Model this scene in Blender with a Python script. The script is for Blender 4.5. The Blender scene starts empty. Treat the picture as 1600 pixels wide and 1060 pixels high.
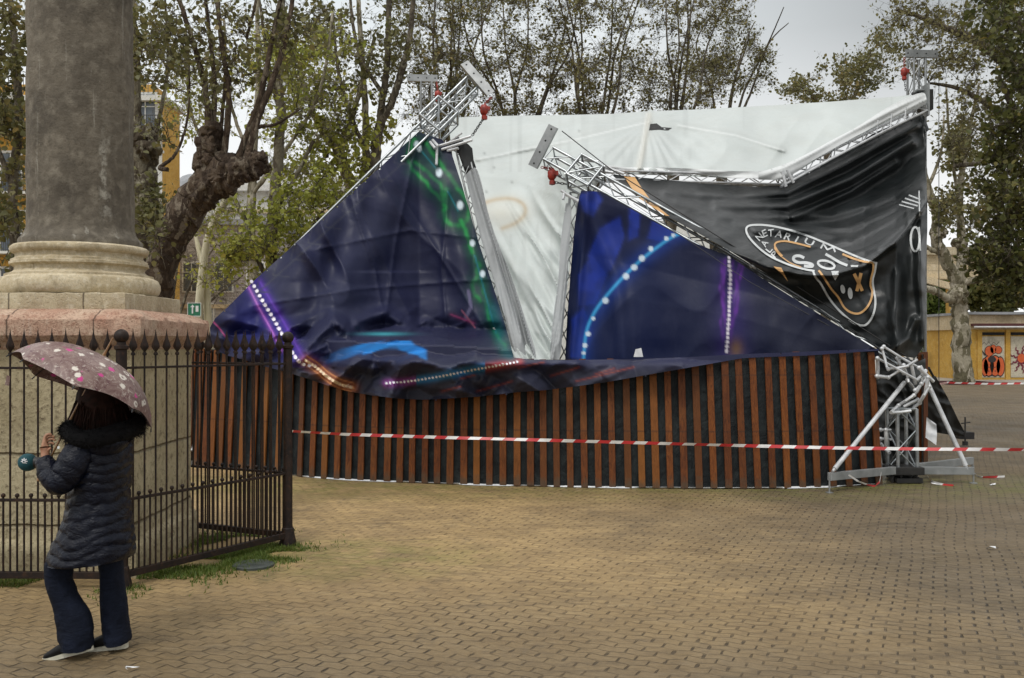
import bpy, bmesh, math, random
import numpy as np
from mathutils import Vector, Matrix, Euler
from math import radians as R, sin, cos, pi

sc = bpy.context.scene
COL = sc.collection
# ------------------------------------------------------------------ camera, light, exposure
F, CX, HY, CH = 1500.0, 800.0, 537.0, 1.85        # focal length in photo pixels, principal x, horizon y, eye height
cam_d = bpy.data.cameras.new('camera'); cam = bpy.data.objects.new('camera', cam_d); COL.objects.link(cam)
cam.location = (0, 0, CH); cam.rotation_euler = (R(90), 0, 0)
cam_d.sensor_width = 36; cam_d.lens = 36 * F / 1600; cam_d.shift_y = (HY - 530) / 1600
cam_d.clip_start = 0.1; cam_d.clip_end = 2000
sc.camera = cam
sc.view_settings.view_transform = 'Standard'; sc.view_settings.look = 'None'
sc.view_settings.exposure = 0.12; sc.view_settings.gamma = 1.0
W = bpy.data.worlds.new('World'); sc.world = W; W.use_nodes = True
wn, wl = W.node_tree.nodes, W.node_tree.links
bg = wn['Background']
sky = wn.new('ShaderNodeTexSky'); sky.sky_type = 'NISHITA'; sky.sun_disc = False
sky.sun_elevation = R(58); sky.sun_rotation = R(200); sky.dust_density = 4; sky.air_density = 1.2
hs = wn.new('ShaderNodeHueSaturation'); hs.inputs['Saturation'].default_value = 0.12; hs.inputs['Value'].default_value = 0.55
wl.new(sky.outputs[0], hs.inputs['Color'])
tc = wn.new('ShaderNodeTexCoord'); sx = wn.new('ShaderNodeSeparateXYZ'); wl.new(tc.outputs['Generated'], sx.inputs[0])
ramp = wn.new('ShaderNodeValToRGB'); wl.new(sx.outputs['Z'], ramp.inputs[0])
cr = ramp.color_ramp                      # overcast: pale at the horizon, greyer band, bright towards the zenith
cr.elements[0].position = 0.0; cr.elements[0].color = (9.6, 9.7, 9.7, 1)
cr.elements[1].position = 1.0; cr.elements[1].color = (14, 14, 14, 1)
for p_, v_ in ((0.14, (9.4, 9.5, 9.5)), (0.26, (8.3, 8.65, 8.8)), (0.36, (7.0, 7.5, 7.8)), (0.5, (9.0, 9.2, 9.3)), (0.7, (13, 13, 13))):
    e = cr.elements.new(p_); e.color = (*v_, 1)
nz = wn.new('ShaderNodeTexNoise'); nz.inputs['Scale'].default_value = 2.2; nz.inputs['Detail'].default_value = 5
wl.new(tc.outputs['Generated'], nz.inputs['Vector'])
mr = wn.new('ShaderNodeMapRange'); mr.inputs['To Min'].default_value = 0.86; mr.inputs['To Max'].default_value = 1.14
wl.new(nz.outputs['Fac'], mr.inputs['Value'])
vm = wn.new('ShaderNodeVectorMath'); vm.operation = 'SCALE'; wl.new(ramp.outputs[0], vm.inputs[0]); wl.new(mr.outputs[0], vm.inputs['Scale'])
mr2 = wn.new('ShaderNodeMapRange'); mr2.inputs[1].default_value = .10; mr2.inputs[2].default_value = .34; mr2.inputs[3].default_value = 1.0; mr2.inputs[4].default_value = .56; wl.new(sx.outputs['X'], mr2.inputs[0])
mr3 = wn.new('ShaderNodeMapRange'); mr3.inputs[1].default_value = .12; mr3.inputs[2].default_value = .30; wl.new(sx.outputs['Z'], mr3.inputs[0])
cmx = wn.new('ShaderNodeMix'); cmx.data_type = 'FLOAT'; cmx.inputs[2].default_value = 1.0; wl.new(mr3.outputs[0], cmx.inputs[0]); wl.new(mr2.outputs[0], cmx.inputs[3])   # a darker bank of cloud to the right
vm2 = wn.new('ShaderNodeVectorMath'); vm2.operation = 'SCALE'; wl.new(vm.outputs[0], vm2.inputs[0]); wl.new(cmx.outputs[0], vm2.inputs['Scale']); vm = vm2
mx = wn.new('ShaderNodeMix'); mx.data_type = 'RGBA'; mx.inputs[0].default_value = 0.88
wl.new(hs.outputs[0], mx.inputs[6]); wl.new(vm.outputs[0], mx.inputs[7]); wl.new(mx.outputs[2], bg.inputs[0])
bg.inputs[1].default_value = 0.108
sd = bpy.data.lights.new('sun', 'SUN'); sun = bpy.data.objects.new('sun', sd); COL.objects.link(sun)
sd.energy = 1.15; sd.angle = R(14); sd.color = (1, 0.965, 0.91)
sun.rotation_euler = (R(32), 0, R(-20))           # soft light from above and behind the camera

# ------------------------------------------------------------------ helpers
def P(x, y, D): return Vector(((x - CX) / F * D, D, CH + (HY - y) / F * D))
def G(x, y, z=0.0):
    D = F * (CH - z) / (y - HY); return Vector(((x - CX) / F * D, D, z))

class MB:
    def __init__(s): s.v = []; s.f = []; s.m = []; s.cur = 0
    def add(s, vs, fs):
        o = len(s.v); s.v += [tuple(q) for q in vs]; s.f += [tuple(i + o for i in f) for f in fs]; s.m += [s.cur] * len(fs)
    def box(s, c, d, rot=None):
        c = Vector(c); vs = []
        for a in (-.5, .5):
            for b in (-.5, .5):
                for e in (-.5, .5):
                    q = Vector((a * d[0], b * d[1], e * d[2]))
                    if rot is not None: q = rot @ q
                    vs.append(c + q)
        s.add(vs, [(0,1,3,2),(4,6,7,5),(0,4,5,1),(2,3,7,6),(0,2,6,4),(1,5,7,3)])
    def beam(s, p0, p1, w, h, up=(0,0,1)):
        p0, p1 = Vector(p0), Vector(p1); d = (p1 - p0); L = d.length; d.normalize()
        u = Vector(up); x = d.cross(u)
        if x.length < 1e-4: x = d.cross(Vector((0,1,0)))
        x.normalize(); z = x.cross(d)
        rot = Matrix((x, d, z)).transposed()
        s.box((p0 + p1) / 2, (w, L, h), rot)
    def tube(s, pts, rad, n=8, cap=True):
        pts = [Vector(p) for p in pts]
        if not hasattr(rad, '__len__'): rad = [rad] * len(pts)
        t = (pts[1] - pts[0]).normalized(); a = Vector((0,0,1)) if abs(t.z) < .9 else Vector((1,0,0))
        x = t.cross(a).normalized(); vs = []
        for i, p in enumerate(pts):
            t = (pts[min(i+1, len(pts)-1)] - pts[max(i-1, 0)]).normalized()
            x = (x - t * x.dot(t)).normalized(); y = t.cross(x)
            for k in range(n):
                an = 2 * pi * k / n; vs.append(p + (x * cos(an) + y * sin(an)) * rad[i])
        fs = []
        for i in range(len(pts) - 1):
            for k in range(n): fs.append((i*n+k, i*n+(k+1)%n, (i+1)*n+(k+1)%n, (i+1)*n+k))
        if cap: fs.append(tuple(range(n-1, -1, -1))); fs.append(tuple((len(pts)-1)*n + k for k in range(n)))
        s.add(vs, fs)
    def lathe(s, prof, c, n=48, fn=None):
        c = Vector(c); vs = []
        for r, z in prof:
            for k in range(n):
                a = 2*pi*k/n; rr = r if fn is None else r + fn(a, z)
                vs.append(c + Vector((rr*cos(a), rr*sin(a), z)))
        fs = []
        for i in range(len(prof)-1):
            for k in range(n): fs.append((i*n+k, i*n+(k+1)%n, (i+1)*n+(k+1)%n, (i+1)*n+k))
        fs.append(tuple(range(n-1, -1, -1))); fs.append(tuple((len(prof)-1)*n+k for k in range(n)))
        s.add(vs, fs)
    def ball(s, c, r, n=12, m=8, fn=None):
        c = Vector(c); r = Vector(r) if hasattr(r, '__len__') else Vector((r, r, r)); vs = [c + Vector((0,0,-r.z))]
        for i in range(1, m):
            t = pi*i/m - pi/2
            for k in range(n):
                a = 2*pi*k/n; d = Vector((cos(t)*cos(a), cos(t)*sin(a), sin(t))); f_ = 1 if fn is None else fn(d)
                vs.append(c + Vector((d.x*r.x, d.y*r.y, d.z*r.z)) * f_)
        vs.append(c + Vector((0,0,r.z))); L = len(vs)-1; fs = []
        for k in range(n):
            fs.append((0, 1+(k+1)%n, 1+k)); fs.append((L, L-n+k, L-n+(k+1)%n))
        for i in range(m-2):
            for k in range(n): a = 1+i*n; fs.append((a+k, a+(k+1)%n, a+n+(k+1)%n, a+n+k))
        s.add(vs, fs)
    def build(s, name, mats, parent=None, smooth=None, bevel=0, fix=False):
        me = bpy.data.meshes.new(name); me.from_pydata(s.v, [], s.f); 
        for m in (mats if isinstance(mats, (list, tuple)) else [mats]): me.materials.append(m)
        if any(s.m): me.polygons.foreach_set('material_index', s.m)
        if fix or bevel:
            bm = bmesh.new(); bm.from_mesh(me)
            if bevel:
                bmesh.ops.bevel(bm, geom=[e for e in bm.edges if len(e.link_faces) == 2 and e.calc_face_angle(0) > .6], offset=bevel, segments=2, profile=.5, affect='EDGES')
            bmesh.ops.recalc_face_normals(bm, faces=bm.faces); bm.to_mesh(me); bm.free()
        if smooth is not None:
            me.polygons.foreach_set('use_smooth', [True]*len(me.polygons)); me.set_sharp_from_angle(angle=R(smooth))
        me.update(); o = bpy.data.objects.new(name, me); COL.objects.link(o)
        if parent is not None: o.parent = parent; o.matrix_parent_inverse = parent.matrix_world.inverted() if False else Matrix.Translation(-parent.location) if parent.type == 'EMPTY' else Matrix()
        return o
def tag(o, label=None, cat=None, group=None, kind=None):
    if label: o['label'] = label
    if cat: o['category'] = cat
    if group: o['group'] = group
    if kind: o['kind'] = kind
    return o
def thing(name, loc, label, cat, group=None):
    o = bpy.data.objects.new(name, None); COL.objects.link(o); o.location = loc; o.empty_display_size = .2
    return tag(o, label, cat, group)

# numpy noise
def _h(ix, iy, s):
    n = (ix.astype(np.int64) * 374761393 + iy.astype(np.int64) * 668265263 + s * 982451653) & 0x7fffffff
    n = ((n ^ (n >> 13)) * 1274126177) & 0x7fffffff
    return ((n ^ (n >> 16)) & 0xffff) / 65535.0
def vn(x, y, s=0):
    x = np.asarray(x, float); y = np.asarray(y, float)
    ix, iy = np.floor(x), np.floor(y); fx, fy = x - ix, y - iy
    fx = fx*fx*fx*(fx*(fx*6-15)+10); fy = fy*fy*fy*(fy*(fy*6-15)+10)
    a, b, c, d = _h(ix, iy, s), _h(ix+1, iy, s), _h(ix, iy+1, s), _h(ix+1, iy+1, s)
    return ((a*(1-fx)+b*fx)*(1-fy) + (c*(1-fx)+d*fx)*fy) * 2 - 1
def facet(x, y, deg, lx, ly, seed):          # crumpled facets: linear interpolation over a triangle lattice
    u, v = rot(x, y, deg); u = u/lx + .35*vn(u/lx/2, v/ly/2, seed+9); v = v/ly + .35*vn(u/2+7, v/ly/2, seed+8); u = u + v*.5; iu, iv = np.floor(u), np.floor(v); fu, fv = u-iu, v-iv
    a, b, c, d = _h(iu, iv, seed), _h(iu+1, iv, seed), _h(iu, iv+1, seed), _h(iu+1, iv+1, seed)
    return np.where(fu+fv < 1, a+(b-a)*fu+(c-a)*fv, d+(c-d)*(1-fu)+(b-d)*(1-fv))*2-1
def rot(x, y, deg):
    c, s = cos(R(deg)), sin(R(deg)); return x*c + y*s, -x*s + y*c
def ridges(x, y, deg, wl_, ws, seed):         # long creases running along direction deg: wl_ = length scale, ws = spacing
    u, v = rot(x, y, deg); return 1 - 2*np.abs(vn(u/wl_, v/ws + .6*vn(u/wl_*1.7, v/ws*.5, seed+5), seed))
def sstep(a, b, x):
    t = np.clip((x - a) / (b - a), 0, 1); return t*t*(3-2*t)
def pdist(X, Y, pts):
    d = np.full(X.shape, 1e9)
    for (x0, y0), (x1, y1) in zip(pts[:-1], pts[1:]):
        dx, dy = x1-x0, y1-y0; L = dx*dx+dy*dy+1e-9
        t = np.clip(((X-x0)*dx+(Y-y0)*dy)/L, 0, 1)
        d = np.minimum(d, np.hypot(X-x0-t*dx, Y-y0-t*dy))
    return d
def interp(tab, x): return np.interp(x, [a for a, _ in tab], [b for _, b in tab])
def resample(pts, sp):
    out = []; acc = 0
    for (x0, y0), (x1, y1) in zip(pts[:-1], pts[1:]):
        L = math.hypot(x1-x0, y1-y0)
        while acc <= L: out.append((x0+(x1-x0)*acc/L, y0+(y1-y0)*acc/L)); acc += sp
        acc -= L
    return out
def smooth_poly(pts, it=2, closed=True):
    for _ in range(it):
        n = len(pts); q = []
        for i in range(n if closed else n-1):
            a, b = pts[i], pts[(i+1) % n]
            q.append((a[0]*.75+b[0]*.25, a[1]*.75+b[1]*.25)); q.append((a[0]*.25+b[0]*.75, a[1]*.25+b[1]*.75))
        if not closed: q = [pts[0]] + q + [pts[-1]]
        pts = q
    return pts
def srgb(r, g, b): return tuple(((c/255)/12.92 if c/255 <= .04045 else ((c/255+.055)/1.055)**2.4) for c in (r, g, b))

def clip_rect(poly, x0, y0, x1, y1):
    for ax, val, keep_less in ((0, x0, False), (0, x1, True), (1, y0, False), (1, y1, True)):
        out = []; n = len(poly)
        for i in range(n):
            a, b = poly[i], poly[(i+1) % n]
            ia = (a[ax] <= val) if keep_less else (a[ax] >= val); ib = (b[ax] <= val) if keep_less else (b[ax] >= val)
            if ia: out.append(a)
            if ia != ib:
                t = (val - a[ax]) / (b[ax] - a[ax]); q = [a[0]+(b[0]-a[0])*t, a[1]+(b[1]-a[1])*t]; q[ax] = val; out.append(tuple(q))
        poly = out
        if len(poly) < 3: return []
    return poly
def sheet(name, outline, Dfn, mat, step=3.0, colfn=None, parent=None, thick=0.0):
    """a hanging sheet of fabric: outline gives its edge, Dfn its distance at every point"""
    xs = [p[0] for p in outline]; ys = [p[1] for p in outline]
    gx = np.arange(min(xs)-step, max(xs)+2*step, step); gy = np.arange(min(ys)-step, max(ys)+2*step, step)
    XX, YY = np.meshgrid(gx, gy, indexing='ij'); ins = np.zeros(XX.shape, bool); n = len(outline)
    for i in range(n):
        (x0, y0), (x1, y1) = outline[i], outline[(i+1) % n]
        if y0 == y1: continue
        c = ((y0 > YY) != (y1 > YY)) & (XX < (x1-x0)*(YY-y0)/(y1-y0)+x0); ins ^= c
    edge = set()
    for i in range(n):
        (x0, y0), (x1, y1) = outline[i], outline[(i+1) % n]; L = math.hypot(x1-x0, y1-y0); k = max(2, int(L/step*6))
        for j in range(k+1):
            edge.add((int((x0+(x1-x0)*j/k-gx[0])//step), int((y0+(y1-y0)*j/k-gy[0])//step)))
    idx = {}; V = []; Fc = []
    def vid(x, y):
        key = (round(x*50), round(y*50))
        if key not in idx: idx[key] = len(V); V.append((x, y))
        return idx[key]
    for i in range(len(gx)-1):
        for j in range(len(gy)-1):
            if (i, j) in edge:
                q = clip_rect(list(outline), gx[i], gy[j], gx[i+1], gy[j+1])
                ids = []
                for p in q:
                    k = vid(*p)
                    if k not in ids: ids.append(k)
                if len(ids) >= 3: Fc.append(tuple(ids))
            elif ins[i, j]:
                Fc.append((vid(gx[i], gy[j]), vid(gx[i+1], gy[j]), vid(gx[i+1], gy[j+1]), vid(gx[i], gy[j+1])))
    A = np.array(V); X, Y = A[:, 0], A[:, 1]; D = Dfn(X, Y)
    co = np.stack([(X-CX)/F*D, D, CH+(HY-Y)/F*D], 1)
    me = bpy.data.meshes.new(name); me.from_pydata([tuple(c) for c in co], [], Fc)
    bm = bmesh.new(); bm.from_mesh(me); bmesh.ops.recalc_face_normals(bm, faces=bm.faces)
    bm.to_mesh(me); bm.free()
    if colfn is not None and len(me.vertices) == len(V):
        ca = me.color_attributes.new('print', 'FLOAT_COLOR', 'POINT')
        c = np.ones((len(V), 4)); c[:, :3] = colfn(X, Y); ca.data.foreach_set('color', c.ravel())
    me.polygons.foreach_set('use_smooth', [True]*len(me.polygons))
    me.materials.append(mat); o = bpy.data.objects.new(name, me); COL.objects.link(o)
    if parent is not None: attach(o, parent)
    return o
def attach(o, parent):
    o.parent = parent
    o.matrix_parent_inverse = Matrix.Translation(-parent.location) if parent.type == 'EMPTY' else Matrix()
    return o
def decal(name, polys, Dfn, mat, eps=.012, parent=None, step=5):
    """ink printed on a sheet: small polygons that follow the sheet just in front of it"""
    mb = MB()
    for poly in polys:
        xs = [p[0] for p in poly]; ys = [p[1] for p in poly]
        x = math.floor(min(xs)/step)*step
        while x < max(xs):
            y = math.floor(min(ys)/step)*step
            while y < max(ys):
                q = clip_rect(list(poly), x, y, x+step, y+step)
                if len(q) >= 3:
                    a = np.array(q); D = Dfn(a[:, 0], a[:, 1]) - eps
                    mb.add([P(a[i, 0], a[i, 1], D[i]) for i in range(len(q))], [tuple(range(len(q)))])
                y += step
            x += step
    return mb.build(name, mat, parent)
def strip(pts, w):      # polygon pieces of a stroke of (varying) width
    out = []; n = len(pts)
    if not hasattr(w, '__len__'): w = [w]*n
    L, Rr = [], []
    for i in range(n):
        a, b = pts[max(0, i-1)], pts[min(n-1, i+1)]; dx, dy = b[0]-a[0], b[1]-a[1]; l = math.hypot(dx, dy) or 1
        nx, ny = -dy/l*w[i]/2, dx/l*w[i]/2; L.append((pts[i][0]+nx, pts[i][1]+ny)); Rr.append((pts[i][0]-nx, pts[i][1]-ny))
    return [[L[i], L[i+1], Rr[i+1], Rr[i]] for i in range(n-1)]

# ------------------------------------------------------------------ materials
class NT:
    def __init__(s, name):
        s.m = bpy.data.materials.new(name); s.m.use_nodes = True; s.t = s.m.node_tree; s.b = s.t.nodes['Principled BSDF']
        s.tc = s.t.nodes.new('ShaderNodeTexCoord'); s.geo = None
    def n(s, typ, **kw):
        o = s.t.nodes.new('ShaderNode'+typ)
        for k, v in kw.items(): setattr(o, k, v)
        return o
    def put(s, sock, v):
        if isinstance(v, bpy.types.NodeSocket): s.t.links.new(v, sock)
        elif isinstance(v, tuple) and sock.type == 'RGBA': sock.default_value = (*v[:3], 1)
        else: sock.default_value = v
    def math(s, op, a, b=None, c=None, clamp=False):
        o = s.n('Math', operation=op, use_clamp=clamp); s.put(o.inputs[0], a)
        if b is not None: s.put(o.inputs[1], b)
        if c is not None: s.put(o.inputs[2], c)
        return o.outputs[0]
    def mix(s, f, a, b, mode='MIX'):
        o = s.n('Mix', data_type='RGBA', blend_type=mode); s.put(o.inputs[0], f); s.put(o.inputs[6], a); s.put(o.inputs[7], b); return o.outputs[2]
    def co(s, scale=(1,1,1), rotz=0, kind='Object'):
        o = s.n('Mapping'); s.put(o.inputs[0], s.tc.outputs[kind]); o.inputs[3].default_value = scale; o.inputs[2].default_value = (0,0,rotz); return o.outputs[0]
    def noise(s, sc_, det=4, vec=None, rough=.55, dist=0):
        o = s.n('TexNoise'); o.inputs['Scale'].default_value = sc_; o.inputs['Detail'].default_value = det; o.inputs['Roughness'].default_value = rough; o.inputs['Distortion'].default_value = dist
        s.put(o.inputs['Vector'], vec if vec is not None else s.tc.outputs['Object']); return o.outputs['Fac']
    def voro(s, sc_, vec=None, feat='F1', out='Distance'):
        o = s.n('TexVoronoi', feature=feat); o.inputs['Scale'].default_value = sc_; s.put(o.inputs['Vector'], vec if vec is not None else s.tc.outputs['Object']); return o.outputs[out]
    def rng(s, v, a, b, c=0., d=1.):
        o = s.n('MapRange'); s.put(o.inputs[0], v); o.inputs[1].default_value = a; o.inputs[2].default_value = b; o.inputs[3].default_value = c; o.inputs[4].default_value = d; return o.outputs[0]
    def bump(s, h, st=.3, dist=.02):
        o = s.n('Bump'); o.inputs['Strength'].default_value = st; o.inputs['Distance'].default_value = dist; s.put(o.inputs['Height'], h); s.put(s.b.inputs['Normal'], o.outputs[0])
    def done(s, col, rough=.6, metal=0., spec=.5):
        s.put(s.b.inputs['Base Color'], col); s.put(s.b.inputs['Roughness'], rough); s.put(s.b.inputs['Metallic'], metal); s.b.inputs['Specular IOR Level'].default_value = spec; return s.m
def mottled(name, c1, c2, sc_=3, rough=.7, metal=0., bsc=None, bst=.3, bd=.01, c3=None, spec=.5, lo=.38, hi=.62):
    t = NT(name); col = t.mix(t.rng(t.noise(sc_, 6), lo, hi), c1, c2)
    if c3: col = t.mix(t.rng(t.noise(sc_*3.7, 5), .52, .66), col, c3)
    if bsc: t.bump(t.noise(bsc, 6), bst, bd)
    return t.done(col, rough, metal, spec)

M = {}
M['alu'] = mottled('aluminium', (.42,.44,.45), (.25,.27,.28), 6, .34, .85, 40, .08, .002)
M['alu_dull'] = mottled('dull_aluminium', (.36,.37,.37), (.27,.28,.28), 5, .45, .7, 30, .08, .002)
M['alu_bright'] = mottled('bright_aluminium', (.68,.69,.70), (.48,.49,.50), 8, .4, .35)
M['plate_grey'] = mottled('grey_painted_steel', (.30,.31,.31), (.20,.21,.21), 4, .5, .3, 25, .1, .002)
M['black_steel'] = mottled('black_steel', (.012,.012,.013), (.03,.028,.026), 5, .5, .2)
M['iron'] = mottled('painted_iron', (.012,.008,.007), (.024,.014,.010), 9, .55, 0, 40, .25, .002, c3=(.04,.02,.012), spec=.25)
M['red'] = mottled('red_paint', (.34,.032,.018), (.16,.015,.010), 12, .4, .1)
M['hole'] = mottled('dark_hole', (.01,.01,.01), (.02,.02,.02), 5, .9)
M['white_plastic'] = mottled('white_plastic', (.8,.8,.8), (.65,.66,.66), 5, .4)
M['paper'] = mottled('white_paper', (.78,.79,.8), (.62,.64,.66), 8, .6)
M['black_cloth'] = mottled('black_cloth', (.010,.011,.011), (.022,.024,.024), 3, .55, 0, 60, .1, .002)

def tarp(name, rough=.42, bst=.3, vary=.12, dirt=(.5,.5,.5), vcol=True, c=(.5,.5,.5), spec=.5, dirt_amt=.25):
    t = NT(name)
    if vcol:
        a = t.n('Attribute', attribute_name='print'); col = a.outputs['Color']
    else: col = c
    col = t.mix(t.math('MULTIPLY', t.rng(t.noise(1.1, 7, rough=.65), .45, .8), dirt_amt), col, dirt)
    col = t.mix(t.math('MULTIPLY', t.rng(t.noise(7, 5, vec=t.co((1,1,.25))), .5, .75), dirt_amt*.5), col, dirt)
    r = t.rng(t.noise(2.5, 5), .3, .7, rough-.07, rough+.13)
    h = t.math('ADD', t.math('MULTIPLY', t.noise(4, 5, dist=.8), .8), t.math('MULTIPLY', t.noise(16, 4, vec=t.co((1,1,.5)), dist=.5), .22))
    t.bump(h, bst, .05)
    return t.done(col, r, 0, spec)
M['banner'] = tarp('printed_vinyl', .44, spec=.22, bst=.10, dirt=(.12,.13,.19), dirt_amt=.10)
M['logo_banner'] = tarp('black_vinyl', .36, spec=.42, bst=.2, dirt=(.07,.08,.085), dirt_amt=.16)
M['roof'] = tarp('white_roof_membrane', .5, dirt=(.42,.42,.38), dirt_amt=.28)
M['grey_curtain'] = tarp('grey_curtain', .6, vcol=False, c=(.33,.345,.35), dirt=(.2,.2,.2), dirt_amt=.3)
M['ink_white'] = mottled('white_ink', (.60,.62,.62), (.46,.48,.48), 5, .45)
M['ink_tan'] = mottled('tan_ink', (.62,.36,.14), (.52,.29,.11), 5, .45)

def m_wood():
    t = NT('stained_pine')
    v = t.co((14, 14, .9)); g = t.noise(3.0, 6, vec=v, dist=1.2)
    oi = t.n('ObjectInfo'); rnd = oi.outputs['Random']
    a = t.mix(rnd, (.19,.058,.010), (.13,.036,.007)); b = t.mix(rnd, (.095,.026,.006), (.055,.015,.005))
    col = t.mix(t.rng(g, .35, .68), a, b)
    kn = t.rng(t.voro(3.2, vec=t.co((3.2, 3.2, 1.0))), .03, .13, 1, 0)
    col = t.mix(t.math('MULTIPLY', kn, .8), col, (.04,.014,.006))
    col = t.mix(t.rng(t.noise(1.3, 3), .5, .8, 0, .35), col, (.28,.12,.030))
    col = t.mix(t.rng(t.math('FRACT', t.math('MULTIPLY', rnd, 7.3)), .62, .95, 0, .55), col, (.23,.090,.015)); col = t.mix(t.rng(t.math('FRACT', t.math('MULTIPLY', rnd, 3.7)), .66, .9, 0, .55), col, (.055,.017,.006))
    qz = t.n('SeparateXYZ'); t.put(qz.inputs[0], t.tc.outputs['Object']); dz = t.math('ADD', qz.outputs[2], t.math('MULTIPLY', t.math('SUBTRACT', t.noise(11, 4), .5), .35)); col = t.mix(t.rng(dz, .03, .16, .7, 0), col, (.07,.052,.032))
    sxz = t.math('ABSOLUTE', t.math('SUBTRACT', t.math('FRACT', t.math('DIVIDE', qz.outputs[2], .72)), .5)); col = t.mix(t.rng(sxz, .478, .492, 0, .5), col, (.05,.02,.01))
    t.bump(g, .35, .006)
    return t.done(col, t.rng(g, .3, .7, .45, .65), 0, .22)
M['wood'] = m_wood()
def m_mesh():
    t = NT('black_backing_mesh'); w = t.co((1,1,1))
    n1 = t.noise(6, 5, dist=1.0)
    col = t.mix(t.rng(n1, .4, .7), (.006,.008,.009), (.018,.023,.023)); t.bump(t.noise(9, 5, vec=t.co((1,1,.6)), dist=1.5), .6, .03)
    return t.done(col, .6, 0, .2)
M['backing'] = m_mesh()

def m_stone(name, a, b, c, sc_=2.5, bst=.6, streak=None, pit=True, bd=.03):
    t = NT(name); n1 = t.noise(sc_, 8, rough=.65); n2 = t.noise(sc_*7, 6, rough=.7)
    col = t.mix(t.rng(n1, .35, .65), a, b); col = t.mix(t.rng(n2, .48, .70), col, c)
    if name == 'weathered_granite':
        q = t.n('SeparateXYZ'); t.put(q.inputs[0], t.tc.outputs['Object']); wv = t.math('ADD', q.outputs[0], t.math('MULTIPLY', t.math('SUBTRACT', t.noise(9, 5, vec=t.co((1,1,.5))), .5), .16))
        lane = t.math('MULTIPLY', t.rng(t.math('ABSOLUTE', t.math('ADD', wv, 3.425)), .012, .035, 1, 0), t.math('MULTIPLY', t.rng(q.outputs[2], 3.8, 3.3, 0, 1), t.rng(q.outputs[2], 2.85, 3.0, 0, 1)))
        col = t.mix(t.math('MULTIPLY', t.math('MULTIPLY', lane, t.rng(t.noise(14, 4), .42, .55)), .8), col, (.42,.40,.34))
    jl = {'limestone_block': (-4.04, -3.44), 'pink_marble': (-3.95, -3.27)}.get(name, ())
    if jl:
        q2 = t.n('SeparateXYZ'); t.put(q2.inputs[0], t.tc.outputs['Object'])
        for xx in jl: col = t.mix(t.rng(t.math('ABSOLUTE', t.math('SUBTRACT', t.math('ADD', q2.outputs[0], t.math('MULTIPLY', t.math('SUBTRACT', t.noise(14, 4), .5), .03)), xx)), .002, .010, .85, 0), col, (.05,.035,.025))
    if streak:
        s_ = t.noise(3.0, 6, vec=t.co((3.5, 3.5, .28)), rough=.7); col = t.mix(t.rng(s_, .60, .66, 0, .7), col, streak)
    col = t.mix(t.rng(t.noise(sc_*28, 4, rough=.7), .50, .68, 0, .7), col, tuple(x*.38 for x in a)); col = t.mix(t.rng(t.noise(sc_*1.3, 6, vec=t.co((1,1,.6), .8), rough=.7), .56, .66, 0, .5), col, tuple(x*.55 for x in b))
    h = t.math('ADD', t.noise(sc_*10, 8, rough=.7), t.math('MULTIPLY', t.rng(t.voro(sc_*14), 0, .3, 0, 1), .5 if pit else .15))
    t.bump(h, bst, bd); return t.done(col, .85, 0, .3)
M['granite'] = m_stone('weathered_granite', (.195,.168,.128), (.092,.078,.060), (.26,.23,.18), 1.5, .6, streak=(.34,.32,.27), pit=False)
M['marble'] = m_stone('weathered_marble', (.62,.53,.37), (.42,.34,.21), (.70,.63,.48), 3.5, .35, pit=False, streak=(.20,.15,.08))
M['limestone'] = m_stone('limestone_block', (.56,.48,.33), (.40,.33,.21), (.64,.57,.43), 2.6, .45, streak=(.22,.17,.10))
M['pink'] = m_stone('pink_marble', (.42,.235,.165), (.56,.42,.31), (.30,.155,.10), 2.4, .5, streak=(.58,.46,.38))
def m_ashlar():
    t = NT('rough_ashlar'); n1 = t.noise(2.2, 8, rough=.7); n2 = t.noise(22, 6, rough=.75)
    col = t.mix(t.rng(n1, .35, .65), (.60,.52,.34), (.43,.36,.22)); col = t.mix(t.rng(n2, .50, .68), col, (.17,.13,.08))
    xyz = t.n('SeparateXYZ'); t.put(xyz.inputs[0], t.tc.outputs['Object'])
    wob = t.math('MULTIPLY', t.math('SUBTRACT', t.noise(5, 4), .5), .05)
    z = t.math('ADD', xyz.outputs[2], wob); js = []
    for zz in (.40, .97):
        js.append(t.rng(t.math('ABSOLUTE', t.math('SUBTRACT', z, zz)), .004, .016, 1, 0))
    j = js[0]
    for q in js[1:]: j = t.math('MAXIMUM', j, q)
    col = t.mix(t.math('MULTIPLY', j, .55), col, (.07,.05,.03))
    h = t.math('SUBTRACT', t.math('ADD', n2, t.math('MULTIPLY', t.noise(7, 5), 1.2)), t.math('MULTIPLY', j, 1.5)); t.bump(h, .8, .03)
    return t.done(col, .88, 0, .25)
M['ashlar'] = m_ashlar()

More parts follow.
